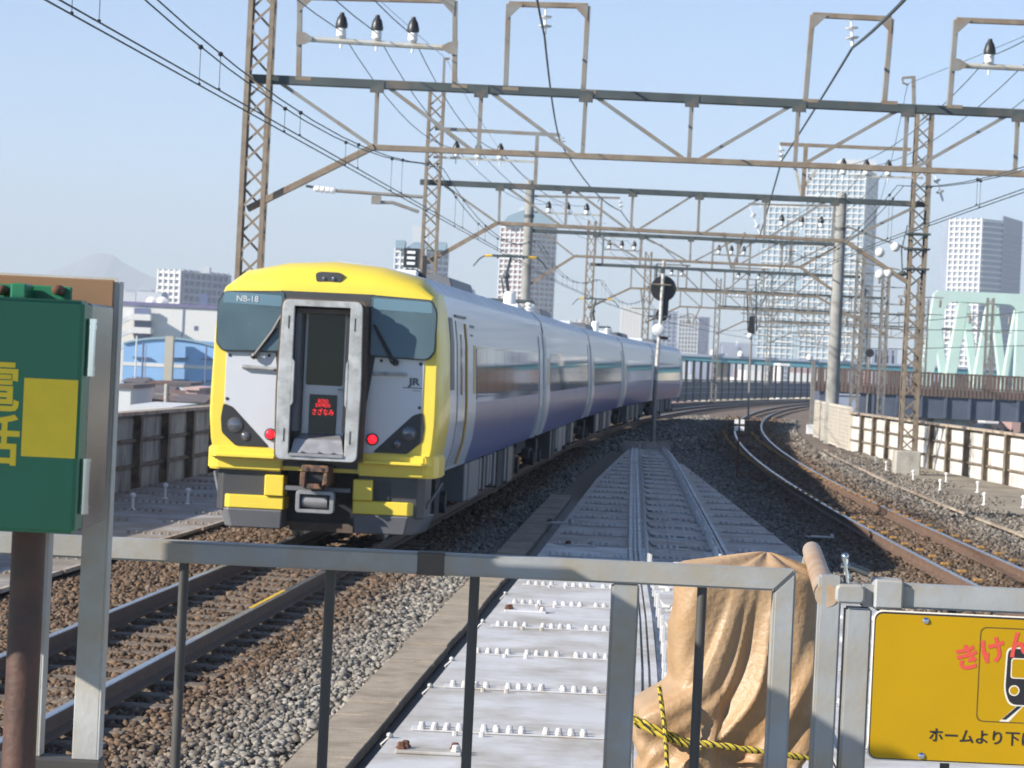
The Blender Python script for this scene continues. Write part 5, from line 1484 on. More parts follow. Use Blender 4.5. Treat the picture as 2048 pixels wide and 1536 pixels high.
# painted square and writing
a, b = at(46, 757, 4.298), at(154, 914, 4.298)
q = MB(); q.box(at(45, 835, 4.298).x, at(153, 835, 4.298).x, 4.2988, 4.2997, at(100, 915, 4.298).z, at(100, 758, 4.298).z); q.build('yellow_square', M['cab_yellow'], dor)
for ch, py in (('電', 779), ('話', 887)):
    c = at(-13, py, 4.2985)
    inst(text_mesh(ch, .086, M['cab_yellow'], .0001, 'CENTER', .0016), 'lettering', dor, frame(Vector((c.x, 4.2993, c.z)), Vector((1, 0, 0)), Vector((0, 0, 1)), Vector((0, -1, 0))))
# backboard, angle posts, pipe and lower beam
yb = 4.68
q = MB(); q.box(-1.3, at(228, 570, yb).x, yb, yb + .006, zc0 + .05, at(228, 560, yb).z); q.build('backboard', M['board_brown'], cab, bevel=.002)
xo = at(231, 580, yb).x
q = MB(); q.box(-1.3, xo + .002, yb + .007, yb + .0105, at(228, 561, yb).z - .028, at(228, 560, yb).z + .004); q.build('board_trim', M['galv'], cab)
def angle_post(x, y, ztop, zbot, name, f=.043):
    q = MB(); q.box(x - f, x, y, y + .004, zbot, ztop); q.box(x, x + .004, y, y + f, zbot, ztop)
    return q.build(name, M['galv'], cab, bevel=.001)
angle_post(xo + .003, yb + .008, at(235, 563, yb).z, 1.72, 'angle_post')
x2 = at(80, 1400, 4.70).x
angle_post(x2, 4.70, zc0 + .1, 1.72, 'angle_post')
q = MB(); q.box(-1.3, xo + .01, 4.66, 4.74, 1.62, 1.72); q.build('lower_beam', M['galv_dark'], cab)
q = MB(); q.box(-.62, -.66, 4.68, 4.72, 1.0, 1.62); q.build('leg', M['galv_dark'], cab)
c = at(62, 1092, 4.52); c2 = at(32, 1536, 4.52)
dm('pipe_brown', (.085, .042, .03), .55, var=.2, vs=12, stain=(.05, .03, .025), ss=9, bump=.1, bs=90)
q = MB(); q.tube([((c.x + c2.x) / 2, 4.52, 1.0), ((c.x + c2.x) / 2, 4.52, zc0 + .003)], .0285, 20); q.build('pipe', M['pipe_brown'], cab, smooth=True)

# unseen board on a post, added left of the cabinet to shade its front
sbd = thing('shade_board', 'unseen plain board on a steel post, added to shade the green cabinet', 'shade board', (-1.53, 4.0, 1.0))
q = MB(); q.box(-1.78, -1.29, 3.97, 4.03, 2.42, 2.86); q.build('board', M['board_brown'], sbd, bevel=.004)
q = MB(); q.tube([(-1.53, 4.055, 1.0), (-1.53, 4.055, 2.8)], .024, 12); q.build('post', M['galv'], sbd, smooth=True)
# ================================================================ beyond the viaduct
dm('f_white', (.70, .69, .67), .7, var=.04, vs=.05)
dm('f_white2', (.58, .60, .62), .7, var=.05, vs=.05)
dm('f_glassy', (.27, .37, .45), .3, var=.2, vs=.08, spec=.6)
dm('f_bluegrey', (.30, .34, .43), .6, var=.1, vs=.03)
dm('f_darkblue', (.13, .155, .26), .5, var=.15, vs=.05)
dm('f_pink', (.42, .27, .25), .8, var=.08, vs=.05)
dm('f_teal', (.26, .38, .46), .6, var=.1, vs=.05)
dm('f_lightblue', (.25, .45, .74), .6, var=.05, vs=.2)
dm('f_roof', (.14, .115, .12), .8, var=.25, vs=.8)
dm('f_roof_brown', (.17, .10, .085), .8, var=.25, vs=.8)
dm('f_cream', (.50, .46, .38), .8, var=.08, vs=.3)
dm('f_pale_pink', (.62, .42, .38), .8, var=.05, vs=.3)
dm('f_purple', (.16, .15, .27), .6, var=.1)
dm('f_tealrail', (.08, .26, .31), .6, var=.15, vs=.1)
dm('mint', (.52, .68, .62), .5, var=.06, vs=.3, stain=(.48, .61, .57), ss=.2, sa=.3)
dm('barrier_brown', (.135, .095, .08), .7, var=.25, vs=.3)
dm('girder_blue', (.085, .105, .15), .6, var=.2, vs=.3)
dm('leaf', (.045, .075, .025), .8, var=.3, vs=.5, island=.5)

def hfoot(px0, px1, Y0, Y1):
    return Vector((at(px0, 730, Y0).x, Y0, 0)), Vector((at(px1, 730, Y1).x, Y1, 0))
def tower(name, label, faces, ztop, floors, bays, m_wall, m_slab, zb=None, deep=.9, group=None, slab_h=1.1, fin_w=.7, roofline=None, side_mats=None, cat='tower block', floor_every=1):
    """faces: list of plan points of the visible front, left to right; the block is closed behind them"""
    zb = GZ if zb is None else zb
    P = [Vector(p) for p in faces]
    mid = sum(P, Vector((0, 0, 0))) / len(P)
    depth = (P[-1] - P[0]).length * .5
    back = [P[-1] + Vector((0, depth, 0)), P[0] + Vector((0, depth, 0))]
    t = thing(name, label, cat, (mid.x, mid.y, zb), group)
    ring = P + back
    q = MB(); q.plan = None
    q.prism([(p.x, p.y) for p in ring], (0, 0, 0), (1, 0, 0), (0, 1, 0), (0, 0, 1), zb, ztop)
    q.build('wall', M[m_wall], t)
    H = ztop - 1.0
    zlow = max(zb, -2.0)
    for i in range(floors + 1):
        z = zlow + (H - zlow) * i / floors
        q = MB()
        for (a, b), nb in zip(zip(P, P[1:]), bays):
            if nb < 0: continue
            d = (b - a).normalized(); n = Vector((d.y, -d.x, 0))
            q.bar(a + n * deep / 2 + Vector((0, 0, z)), b + n * deep / 2 + Vector((0, 0, z)) + d * .0, deep, slab_h)
        q.build('balcony', M[m_slab], t)
    for (a, b), nb in zip(zip(P, P[1:]), bays):
        if nb <= 0: continue
        d = (b - a).normalized(); n = Vector((d.y, -d.x, 0))
        for k in range(nb + 1):
            p = a.lerp(b, k / nb) + n * (deep / 2 + .12)
            q = MB(); q.bar(p + Vector((0, 0, zlow - 1)), p + Vector((0, 0, H + 1.4)), fin_w, deep + .3, up=n); q.build('column', M[m_slab], t)
    return t, P, back
def ztop(px, py, Y): return at(px, py, Y).z

# --- tall pale twin towers right of centre
D = 1900.0
a, b = hfoot(1513, 1606, D, D - 10); _, c = hfoot(0, 1612, D, D + 60)
t, P_, B_ = tower('tower_block', 'lower pale wing of the tall twin tower, left of the highest block', (a, b, c), ztop(1555, 411, D), 28, (8, 2), 'f_glassy', 'f_white', fin_w=.45, slab_h=.95)
q = MB(); q.prism([(p.x, p.y) for p in (a, b, c, B_[0], B_[1])], (0, 0, 0), (1, 0, 0), (0, 1, 0), (0, 0, 1), ztop(1555, 411, D) + .05, ztop(1555, 406, D)); q.build('roof', M['f_white2'], t)
a, b = hfoot(1597, 1714, D - 60, D - 75); _, c = hfoot(0, 1736, D - 75, D)
t, P_, B_ = tower('tower_block', 'highest pale tower with white balcony grid behind the right gantry', (a, b, c), ztop(1660, 334, D - 60), 38, (10, 4), 'f_glassy', 'f_white', fin_w=.45, slab_h=.95)
a2, b2 = hfoot(1664, 1728, D - 40, D - 30)
q = MB(); q.box(a2.x, b2.x, D - 40, D - 10, ztop(1660, 334, D - 60) - 2, ztop(1700, 319, D - 40)); q.build('roof_house', M['f_white'], t)
# --- far right tower
D = 1500.0
a, b = hfoot(1888, 1952, D, D - 15); _, c = hfoot(0, 1991, D - 15, D - 5); _, e = hfoot(0, 2030, D - 5, D + 40)
t, P_, B_ = tower('tower_block', 'far right tower with white grid front and dark blue side above the mint bridge', (a, b, c, e), ztop(1950, 440, D), 30, (6, 0, -1), 'f_bluegrey', 'f_white', slab_h=.9)
q = MB()
d = (e - c).normalized(); n = Vector((d.y, -d.x, 0))
q.prism([(c.x, c.y), (e.x, e.y), (e.x + n.x * .6, e.y + n.y * .6), (c.x + n.x * .6, c.y + n.y * .6)], (0, 0, 0), (1, 0, 0), (0, 1, 0), (0, 0, 1), -2, ztop(1990, 432, D)); q.build('blue_side', M['f_darkblue'], t)
for k in range(30):
    z = -1 + (ztop(1950, 440, D) - 4) * (k + .5) / 30
    q = MB(); q.bar(c + n * .9 + Vector((0, 0, z)), e + n * .9 + Vector((0, 0, z)), .5, .5); q.build('ledge', M['f_bluegrey'], t)
# --- pinkish tower with a rounded top, and the teal-capped one
D = 1300.0
a, b = hfoot(991, 1040, D, D - 8); _, c = hfoot(0, 1098, D - 8, D + 6)
t, P_, B_ = tower('tower_block', 'pinkish tower with rounded blue roof behind the round concrete pole', (a, b, c), ztop(1045, 452, D), 27, (5, 6), 'f_pink', 'f_white2', slab_h=.9, deep=.8, fin_w=.5)
W_ = (c.x - a.x)
q = MB()
q.prism([(a.x, 0), (c.x, 0), (c.x - W_ * .08, 4.5), (a.x + W_ * .62, 7.6), (a.x + W_ * .42, 7.6), (a.x + W_ * .10, 4.0)], (0, D - 9, ztop(1045, 452, D) + .05), (1, 0, 0), (0, 0, 1), (0, 1, 0), 0, 12); q.build('rounded_roof', M['f_teal'], t)
q = MB(); q.box(a.x + W_ * .38, a.x + W_ * .62, D, D + 8, ztop(1045, 452, D), ztop(1050, 418, D)); q.box(a.x + W_ * .30, a.x + W_ * .72, D + 1, D + 7, ztop(1050, 414, D) - 2.5, ztop(1050, 414, D)); q.build('roof_house', M['f_white2'], t)
D = 1150.0
a, b = hfoot(782, 838, D, D - 8); _, c = hfoot(0, 883, D - 8, D + 5)
t, P_, B_ = tower('tower_block', 'tower with teal roof edges just above the yellow brow of the train', (a, b, c), ztop(835, 500, D), 18, (5, 4), 'f_bluegrey', 'f_white2', slab_h=.9, deep=.8, fin_w=.5)
W_ = (c.x - a.x); zt_ = ztop(835, 500, D)
for u0, u1 in ((0, .18), (.80, 1.0)):
    q = MB(); q.box(a.x + W_ * u0, a.x + W_ * u1, D - 9, D + 10, zt_ + .05, zt_ + 3.5); q.build('roof_edge', M['f_teal'], t)
q = MB(); q.prism([(a.x + W_ * .2, 0), (a.x + W_ * .78, 0), (a.x + W_ * .62, 3), (a.x + W_ * .36, 3)], (0, D - 8, zt_ + .05), (1, 0, 0), (0, 0, 1), (0, 1, 0), 0, 14); q.build('curved_roof', M['f_teal'], t)
q = MB(); q.box(a.x + W_ * .30, a.x + W_ * .62, D, D + 8, zt_ + 3, ztop(830, 452, D)); q.build('roof_house', M['f_white2'], t)
# --- left apartment slab
D = 1250.0
a, b = hfoot(310, 354, D, D - 5)
t, P_, B_ = tower('apartment_block', 'white apartment block with balcony rows, left part of the far slab', (a, b), ztop(330, 540, D), 13, (4,), 'f_bluegrey', 'f_white', slab_h=1.2, cat='apartment block')
a, b = hfoot(355, 445, D - 2, D + 40)
t, P_, B_ = tower('apartment_block', 'shaded blue grey apartment block beside the white one', (a, b), ztop(400, 541, D), 11, (8,), 'f_darkblue', 'f_bluegrey', slab_h=1.0, cat='apartment block')
q = MB(); q.box(a.x + 8, a.x + 12, D + 5, D + 12, ztop(400, 541, D) - 1, ztop(385, 532, D)); q.build('roof_house', M['f_white2'], t)
# --- small far towers
def plain_tower(px0, px1, py, D, mw, mf, label, rows_=14, cols=4, cat='tower block'):
    a, b = hfoot(px0, px1, D, D)
    tower('tower_block', label, (a, b), ztop((px0 + px1) / 2, py, D), rows_, (cols,), mw, mf, slab_h=1.3, fin_w=.9, cat=cat)
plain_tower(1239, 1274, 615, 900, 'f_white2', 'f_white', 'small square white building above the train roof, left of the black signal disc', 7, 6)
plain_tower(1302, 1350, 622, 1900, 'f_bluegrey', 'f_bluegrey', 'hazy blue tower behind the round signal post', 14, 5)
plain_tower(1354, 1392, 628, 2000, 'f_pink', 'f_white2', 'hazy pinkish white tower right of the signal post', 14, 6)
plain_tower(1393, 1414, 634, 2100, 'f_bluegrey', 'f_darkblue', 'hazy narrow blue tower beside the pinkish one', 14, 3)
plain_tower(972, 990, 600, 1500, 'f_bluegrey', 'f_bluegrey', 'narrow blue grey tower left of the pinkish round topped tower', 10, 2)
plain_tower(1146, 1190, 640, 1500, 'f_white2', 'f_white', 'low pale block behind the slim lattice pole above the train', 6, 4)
plain_tower(1745, 1790, 700, 800, 'f_darkblue', 'f_bluegrey', 'dark blue block between the lattice poles on the right', 3, 4, 'building')

# --- white factory hall, blue hall with arched roof, houses
D = 420.0
x0, x1 = at(236, 640, D).x, at(560, 640, D).x; z1 = at(300, 612, D).z
wh = thing('factory_hall', 'long white factory hall with purple roof edge behind the blue hall', 'factory', ((x0 + x1) / 2, D, GZ))
q = MB(); q.box(x0, x1, D, D + 30, GZ, z1); q.build('wall', M['f_white'], wh)
q = MB(); q.box(x0 - .2, x1 + .2, D - .3, D + 30, z1 + .01, z1 + .55); q.build('roof_edge', M['f_purple'], wh)
for px in (365, 470): 
    xx = at(px, 650, D).x; q = MB(); q.bar((xx, D - .1, GZ), (xx, D - .1, z1), .15, .1); q.build('downpipe', M['f_bluegrey'], wh)
q = MB(); q.box(at(392, 657, D).x - .3, at(392, 657, D).x + .3, D - .05, D - .01, at(392, 661, D).z, at(392, 652, D).z); q.build('window', M['f_darkblue'], wh)
for k, py in enumerate((634, 660, 684)):
    a, b = at(266, py, D), at(306, py + 8, D)
    q = MB(); q.box(a.x, b.x, D - 3.2, D - .02, b.z, b.z + .95); q.build('stair_landing', M['f_white'], wh)
    q = MB(); q.box(a.x + .3, b.x - .3, D - 1.2, D - .6, b.z + .96, b.z + 1.9); q.build('stair_opening', M['f_darkblue'], wh)
    q = MB(); q.bar((a.x, D - 2, b.z + .4), (a.x - 2.6, D - 2, b.z - .9), 1.4, .7); q.build('stair_flight', M['f_white2'], wh)
a, b = at(297, 585, 440), at(345, 612, 440)
q = MB(); q.box(a.x, b.x, D + 6, D + 14, z1 + .5, at(320, 586, 430).z); q.build('roof_house', M['f_white2'], wh)
for px in (304, 324):
    c = at(px, 606, D + 4); q = MB(); q.lathe([(1.0, 0), (1.0, .3), (.1, .6)], c, (0, -1, .2), 14); q.build('dish', M['f_white'], wh)
q = MB(); q.box(at(281, 606, D).x, at(294, 606, D).x, D + 3, D + 5, z1 + .5, at(285, 605, D + 3).z); q.build('tank', M['f_teal'], wh)
q = MB(); q.box(at(400, 590, D + 8).x, at(418, 590, D + 8).x, D + 7, D + 8, z1 + .5, at(408, 588, D + 8).z); q.build('blue_panel', M['f_darkblue'], wh)
D = 320.0
x0, x1 = at(247, 700, D).x, at(470, 700, D).x
zs, zp = at(250, 688, D).z, at(335, 678, D).z
bh = thing('factory_hall', 'light blue factory hall with low arched roof and white stripe', 'factory', ((x0 + x1) / 2, D, GZ))
xc = at(342, 690, D).x
arc = [(x0, GZ), (x1 + 3, GZ)] + [(x1 + 3 + (x0 - x1 - 3) * u, zs + (zp - zs) * (1 - ((x1 + 3 + (x0 - x1 - 3) * u - xc) / (xc - x0)) ** 2)) for u in np.linspace(0, 1, 15)]
q = MB(); q.prism(arc, (0, D, 0), (1, 0, 0), (0, 0, 1), (0, 1, 0), 0, 30); q.build('wall', M['f_lightblue'], bh)
for i in range(2, len(arc) - 1):
    pass
q = MB(); q.tube([(a, D - .15, b + .1) for a, b in arc[2:]], .16, 5); q.build('roof_edge', M['f_teal'], bh)
for py0, py1 in ((726, 733), (774, 782)):
    q = MB(); q.box(x0, x1 + 2, D - .06, D - .01, at(300, py1, D).z, at(300, py0, D).z); q.build('white_stripe', M['f_white'], bh)
for px, py, w in ((283, 713, 34), (355, 714, 44), (420, 717, 34), (283, 753, 34), (355, 757, 44), (420, 760, 30)):
    a, b = at(px - w / 2, py, D), at(px + w / 2, py + 4, D)
    q = MB(); q.box(a.x, b.x, D - .4, D - .05, b.z, a.z); q.build('window', M['f_darkblue'], bh)
for px, w, py0, mk in ((287, .12, 684, 'f_darkblue'), (292, .08, 690, 'f_bluegrey'), (413, .1, 694, 'f_darkblue'), (274, .1, 672, 'f_white2')):
    a = at(px, py0, D - 3); q = MB(); q.tube([(a.x, D - 3, GZ), (a.x, D - 3, a.z)], w, 6); q.build('pipe', M[mk], bh)
a = at(338, 672, D - 2); q = MB(); q.box(a.x - .35, a.x + .6, D - 2.6, D - 1, GZ, a.z); q.build('chimney', M['f_cream'], bh)
def house(px0, px1, pyr, pye, D, mw, mr, label, gable=True, win=2):
    a, b = at(px0, pye, D), at(px1, pye, D); zr = at(px0, pyr, D).z
    w = b.x - a.x; t = thing('house', label, 'house', ((a.x + b.x) / 2, D, GZ))
    q = MB(); q.box(a.x, b.x, D, D + 9, GZ, a.z); q.build('wall', M[mw], t)
    if gable:
        q = MB(); q.prism([(-.5, 0), (9.5, 0), (4.5, zr - a.z)], (a.x - .3, D, a.z + .02), (0, 1, 0), (0, 0, 1), (1, 0, 0), 0, w + .6); q.build('roof', M[mr], t)
    else:
        q = MB(); q.box(a.x - .15, b.x + .15, D - .15, D + 9, a.z + .01, zr); q.build('roof', M[mr], t)
    for k in range(win):
        x = a.x + w * (k + .5) / win
        q = MB(); q.box(x - .5, x + .5, D - .08, D - .01, a.z - 1.9, a.z - .7); q.build('window', M['f_darkblue'], t)
house(228, 262, 768, 776, 150, 'f_white2', 'f_roof', 'narrow pale grey house with a dark roof beside the green cabinet', False, 0)
house(262, 330, 770, 796, 190, 'f_roof_brown', 'f_roof', 'house with a dark purple grey roof below the blue hall', True, 0)
house(300, 345, 762, 768, 230, 'f_cream', 'f_roof_brown', 'cream house with a brown roof in front of the blue hall', False, 1)
house(330, 372, 782, 800, 170, 'f_roof_brown', 'f_roof_brown', 'small house with brown roof near the pink house', True, 0)
house(265, 340, 810, 822, 120, 'f_white2', 'f_white2', 'pale grey sheet metal roof just above the left parapet', False, 0)
house(372, 394, 775, 780, 160, 'f_pale_pink', 'f_pale_pink', 'pink house wall with a dark doorway beside the yellow train', False, 1)
house(394, 440, 776, 782, 165, 'f_white', 'f_white2', 'white flat roofed house next to the pink one', False, 0)
house(248, 282, 757, 764, 250, 'f_roof_brown', 'f_roof', 'low brown house close under the blue hall, farthest left', True, 1)
house(345, 378, 764, 770, 210, 'f_white2', 'f_roof', 'pale house with dark flat roof in front of the blue hall chimney', False, 2)
house(352, 400, 790, 803, 140, 'f_cream', 'f_roof', 'low cream house with dark gable roof just above the left parapet', True, 0)
ph = at(334, 768, 130)
up_ = thing('utility_pole', 'pale utility pole among the houses in front of the blue hall', 'utility pole', (ph.x, 130, GZ))
q = MB(); q.tube([(ph.x, 130, GZ), (ph.x, 130, ph.z)], .12, 8); q.build('pole', M['concrete'], up_)
q = MB(); q.bar((ph.x - .6, 130, ph.z - .5), (ph.x + .6, 130, ph.z - .5), .08, .08); q.build('crossarm', M['steel_grey'], up_)

# --- low hazy city along the skyline: one mass
cm_ = MB(); rr_ = random.Random(3)
mats = [M['f_white2'], M['f_bluegrey'], M['f_white'], M['f_cream'], M['f_pink']]
for k in range(900):
    Y = rr_.uniform(520, 2400); px = rr_.uniform(-500, 2600)
    c = at(px, 730, Y).x; w = rr_.uniform(6, 22); h = rr_.choice((6, 7, 9, 9, 10, 12, 14)) * (1.25 if Y > 1500 else 1)
    cm_.box(c - w / 2, c + w / 2, Y, Y + w, GZ, GZ + h, rr_.randrange(5))
for k in range(260):
    Y = rr_.uniform(300, 520); px = rr_.uniform(1330, 2300)
    c = at(px, 730, Y).x; w = rr_.uniform(5, 14)
    cm_.box(c - w / 2, c + w / 2, Y, Y + w, GZ, GZ + rr_.choice((5, 6, 7, 8, 9)), rr_.choice((0, 2, 2, 3, 3, 4)))
for k in range(40):
    Y = rr_.uniform(2200, 3000); px = rr_.uniform(236, 300)
    c = at(px, 600, Y).x; w = rr_.uniform(10, 18)
    cm_.box(c - w / 2, c + w / 2, Y, Y + w, GZ, at(px, rr_.uniform(576, 596), Y).z, rr_.randrange(3))
for k in range(60):
    Y = rr_.uniform(2200, 3000); px = rr_.uniform(1080, 1520)
    c = at(px, 600, Y).x; w = rr_.uniform(12, 26)
    cm_.box(c - w / 2, c + w / 2, Y, Y + w, GZ, at(px, rr_.uniform(680, 716), Y).z, rr_.choice((0, 1, 1)))
cm_.build('distant_city', mats, kind='stuff', recalc=False)

# --- dark see-through barrier on the outside of the curve
br = thing('barrier_fence', 'dark see through barrier with many posts and teal top rail along the far curve', 'barrier fence', off(xl, 200, -5.3, -.2))
bp = MB(); 
y = 138.0; pp = []
while y < 316: pp.append(off(xl, y, -5.3, 0)); y += 4.3
for a, b in zip(pp, pp[1:]):
    d = (b - a).normalized()
    q = MB(); q.bar(a + Vector((0, 0, -.2)), a + Vector((0, 0, 3.0)), .2, .26, up=d); q.build('post', M['black'], br)
    q = MB(); q.bar(a + d * .2 + Vector((0, 0, .66)), b - d * .2 + Vector((0, 0, .66)), .08, 1.5); q.build('panel', M['girder_blue'], br)
    for z in (.5, .95):
        q = MB(); q.bar(a + d * .2 + Vector((0, 0, z)), b - d * .2 + Vector((0, 0, z)), .12, .05); q.build('crossrail', M['f_bluegrey'], br)
    q = MB(); q.bar(a + d * .0 + Vector((0, 0, 1.5)), b + Vector((0, 0, 1.5)) - d * .01, .16, .10); q.build('midrail', M['black'], br)
    q = MB(); q.bar(a + Vector((0, 0, 3.04)), b + Vector((0, 0, 3.04)) - d * .01, .2, .08); q.build('toprail', M['f_tealrail'], br)
# teal girder far behind it
D = 440.0
tg = thing('girder_bridge', 'long teal girder of a distant road bridge above the dark barrier', 'bridge', (60, D, GZ))
a0, a1 = at(1340, 714, D), at(1840, 738, D)
zt0 = at(1500, 718, D).z; zt1 = at(1500, 729, D).z
q = MB(); q.box(at(1300, 720, D).x, at(2120, 740, D).x, D, D + 9, zt1, zt0); q.build('girder', M['f_tealrail'], tg)
q = MB(); q.box(at(1300, 720, D).x, at(2120, 740, D).x, D - .4, D - .2, zt0 + .02, zt0 + .35); q.build('parapet', M['f_bluegrey'], tg)
for px in (1330, 1450, 1560, 1680, 1800, 1930, 2060):
    x = at(px, 730, D).x; q = MB(); q.box(x - 1, x + 1, D + 2, D + 7, GZ, zt1 - .01); q.build('pier', M['concrete'], tg)
for px in (1426, 1481, 1536, 1619, 1684):
    x = at(px, 712, D).x; q = MB(); q.lathe([(.5, 0), (.55, .5), (.3, .9)], (x, D - .6, zt0 + .36), n=8); q.build('white_lamp', M['f_white'], tg)
wb = at(1575, 730, 300)
hb = thing('building', 'narrow white building with dark windows seen through the dark barrier', 'building', (wb.x, 330, GZ))
q = MB(); q.box(at(1560, 730, 330).x, at(1580, 730, 330).x, 330, 338, GZ, at(1570, 727, 330).z); q.build('wall', M['f_white'], hb)
for k in range(4):
    a = at(1562, 733 + k * 9, 329.9); q = MB(); q.box(a.x, a.x + .6, 329.9, 329.99, a.z - .35, a.z); q.build('window', M['f_bluegrey'], hb)

# --- tall grey post and mesh fence where the parapet meets the curve
p = on(1622, 868, -.2)
tp = thing('barrier_post', 'tall thin grey steel post on a white base at the bend of the right parapet', 'post', p)
q = MB(); q.bar(p, at(1627, 722, p.y), .16, .18, up=Vector((0, 1, 0))); q.build('post', M['steel_grey'], tp)
q = MB(); q.box(p.x - .2, p.x + .12, p.y - .15, p.y + .15, p.z, p.z + .42); q.build('base', M['white_paint'], tp)
mf = thing('mesh_fence', 'pale wire mesh fence panels continuing the white parapet to the bend', 'mesh fence', on(1660, 890, -.2))
def wpt(y): return Vector((wr(y) - .02, y, -.2))
mm = bpy.data.materials.new('mesh_wire'); mm.use_nodes = True
dm('mesh_pale', (.56, .52, .45), .6, var=.08, vs=2)
fy = [93.0, 97.8, 102.6, 107.4, 112.6]
for i, (a, b) in enumerate(zip(fy, fy[1:])):
    A_, B2 = wpt(a), wpt(b); d = (B2 - A_).normalized(); L_ = (B2 - A_).length
    q = MB(); q.bar(A_, A_ + Vector((0, 0, 1.5)), .10, .10); q.build('post', M['mesh_pale'], mf)
    q = MB(); q.bar(A_ + Vector((0, 0, 1.52)), B2 + Vector((0, 0, 1.52)), .08, .09); q.bar(A_ + Vector((0, 0, .08)), B2 + Vector((0, 0, .08)), .06, .06); q.build('frame_rail', M['mesh_pale'], mf)
    q = MB(); n = int(L_ / .12)
    for k in range(1, n): q.bar(A_ + d * (k * L_ / n) + Vector((0, 0, .1)), A_ + d * (k * L_ / n) + Vector((0, 0, 1.5)), .045, .02, up=d)
    for k in range(1, 10): q.bar(A_ + Vector((0, 0, .1 + k * .14)), B2 + Vector((0, 0, .1 + k * .14)), .02, .05)
    q.build('wire_mesh', M['mesh_pale'], mf)
q = MB(); e = wpt(fy[-1]); q.bar(e, e + Vector((0, 0, 1.5)), .1, .1); q.build('post', M['mesh_pale'], mf)

# --- second viaduct on the right: brown slatted barrier, dark girder, lattice poles, mint truss bridge
D = 190.0
def rb(px, py, Y=D): return at(px, py, Y)
xs0, xs1 = rb(1627, 760).x, 44.0
zb0, zb1 = rb(1850, 792).z, rb(1850, 744).z
vr = thing('noise_barrier', 'reddish brown slatted barrier on the far viaduct at the right', 'noise barrier', ((xs0 + xs1) / 2, D, zb0))
x = xs0
while x < xs1:
    q = MB(); q.box(x, x + .21, D, D + .06, zb0 + .0, zb1 + random.uniform(-.02, .02)); q.build('slat', M['barrier_brown'], vr)
    x += .275
q = MB(); q.box(xs0, xs1, D + .07, D + .14, zb0, zb0 + .55); q.build('kick_panel', M['barrier_brown'], vr)
for z in (zb0 + .6, zb1 - .12):
    q = MB(); q.box(xs0, xs1, D + .07, D + .14, z, z + .1); q.build('crossrail', M['barrier_brown'], vr)
gv = thing('viaduct_girder', 'dark blue steel girder of the far viaduct under the brown barrier', 'girder', ((xs0 + xs1) / 2, D, -1))
zg = rb(1850, 836).z
q = MB(); q.box(xs0 + .5, xs1, D + .2, D + 5, zg, zb0 - .01); q.build('girder', M['girder_blue'], gv)
for k in range(14):
    x = xs0 + .8 + k * 1.7
    q = MB(); q.box(x, x + .16, D + .0, D + .19, zg + .05, zb0 - .05); q.build('stiffener', M['girder_blue'], gv)
for px in (1905, 2100):
    x = rb(px, 850).x; q = MB(); q.box(x - 1.2, x + 1.2, D + .6, D + 4.6, GZ, zg - .01); q.build('pier', M['concrete'], gv)
bx_ = thing('relay_box', 'grey blue steel box at the end of the dark girder behind the concrete pole', 'steel box', rb(1690, 810, D - 2))
q = MB(); a, b = rb(1672, 790, D - 2), rb(1712, 826, D - 2); q.box(a.x, b.x, D - 3, D - 1.5, b.z, a.z); q.build('body', M['f_bluegrey'], bx_, bevel=.05)
q = MB(); q.box(a.x - .1, b.x + .1, D - 3.1, D - 1.4, a.z + .005, a.z + .12); q.build('lid', M['f_bluegrey'], bx_)
lat = [(1718, 512, 788), (1770, 540, 790), (1842, 560, 786), (1982, 596, 788), (1735, 600, 776)]
labs = ['slim grey lattice pole standing nearest the concrete pole on the far viaduct', 'slim grey lattice pole left of the tan lattice pole on the far viaduct', 'slim grey lattice pole at the left leg of the mint bridge', 'slim grey lattice pole inside the opening of the mint bridge', 'short slim grey lattice pole behind the concrete pole group']
for (px, p0, p1), lb in zip(lat, labs):
    a, b = at(px, p0, D + 1), at(px - 10, p1, D + 1)
    t = thing('lattice_mast', lb, 'lattice mast', (a.x, D + 1, b.z), 'slim grey lattice masts on the far viaduct')
    lattice(t, b.x, D + 1, b.z, a.z, w=.5, d=.5, pitch=.75, mk='steel_grey', sub=False, lean=.0, a=.11)
    q = MB()
    for z in (a.z - 1.2, a.z - 2.4): q.bar((b.x - 1.6, D + 1, z), (b.x + 1.6, D + 1, z), .08, .08)
    q.bar((b.x - 1.6, D + 1, a.z - 1.2), (b.x, D + 1, a.z - 3.0), .06, .06)
    for s in (-1.4, 1.4): q.lathe([(.03, 0), (.1, .1), (.1, .5), (.03, .6)], (b.x + s, D + 1, a.z - 1.9), n=6)
    q.build('bracket', M['steel_grey'], t)
for k, (pa, pb) in enumerate((((1500, 655), (2100, 620)), ((1500, 640), (2100, 662)), ((1500, 690), (2100, 690)))):
    q = MB(); q.tube([at(pa[0], pa[1], 230), at((pa[0] + pb[0]) / 2, (pa[1] + pb[1]) / 2 + 8, D + 1), at(pb[0], pb[1], 170)], .03, 5)
    q.build('overhead_wire', M['wire'], None, ('upper', 'middle', 'lower')[k] + ' of three wires strung between the slim grey masts on the far viaduct', 'wire', 'wires of the far viaduct')
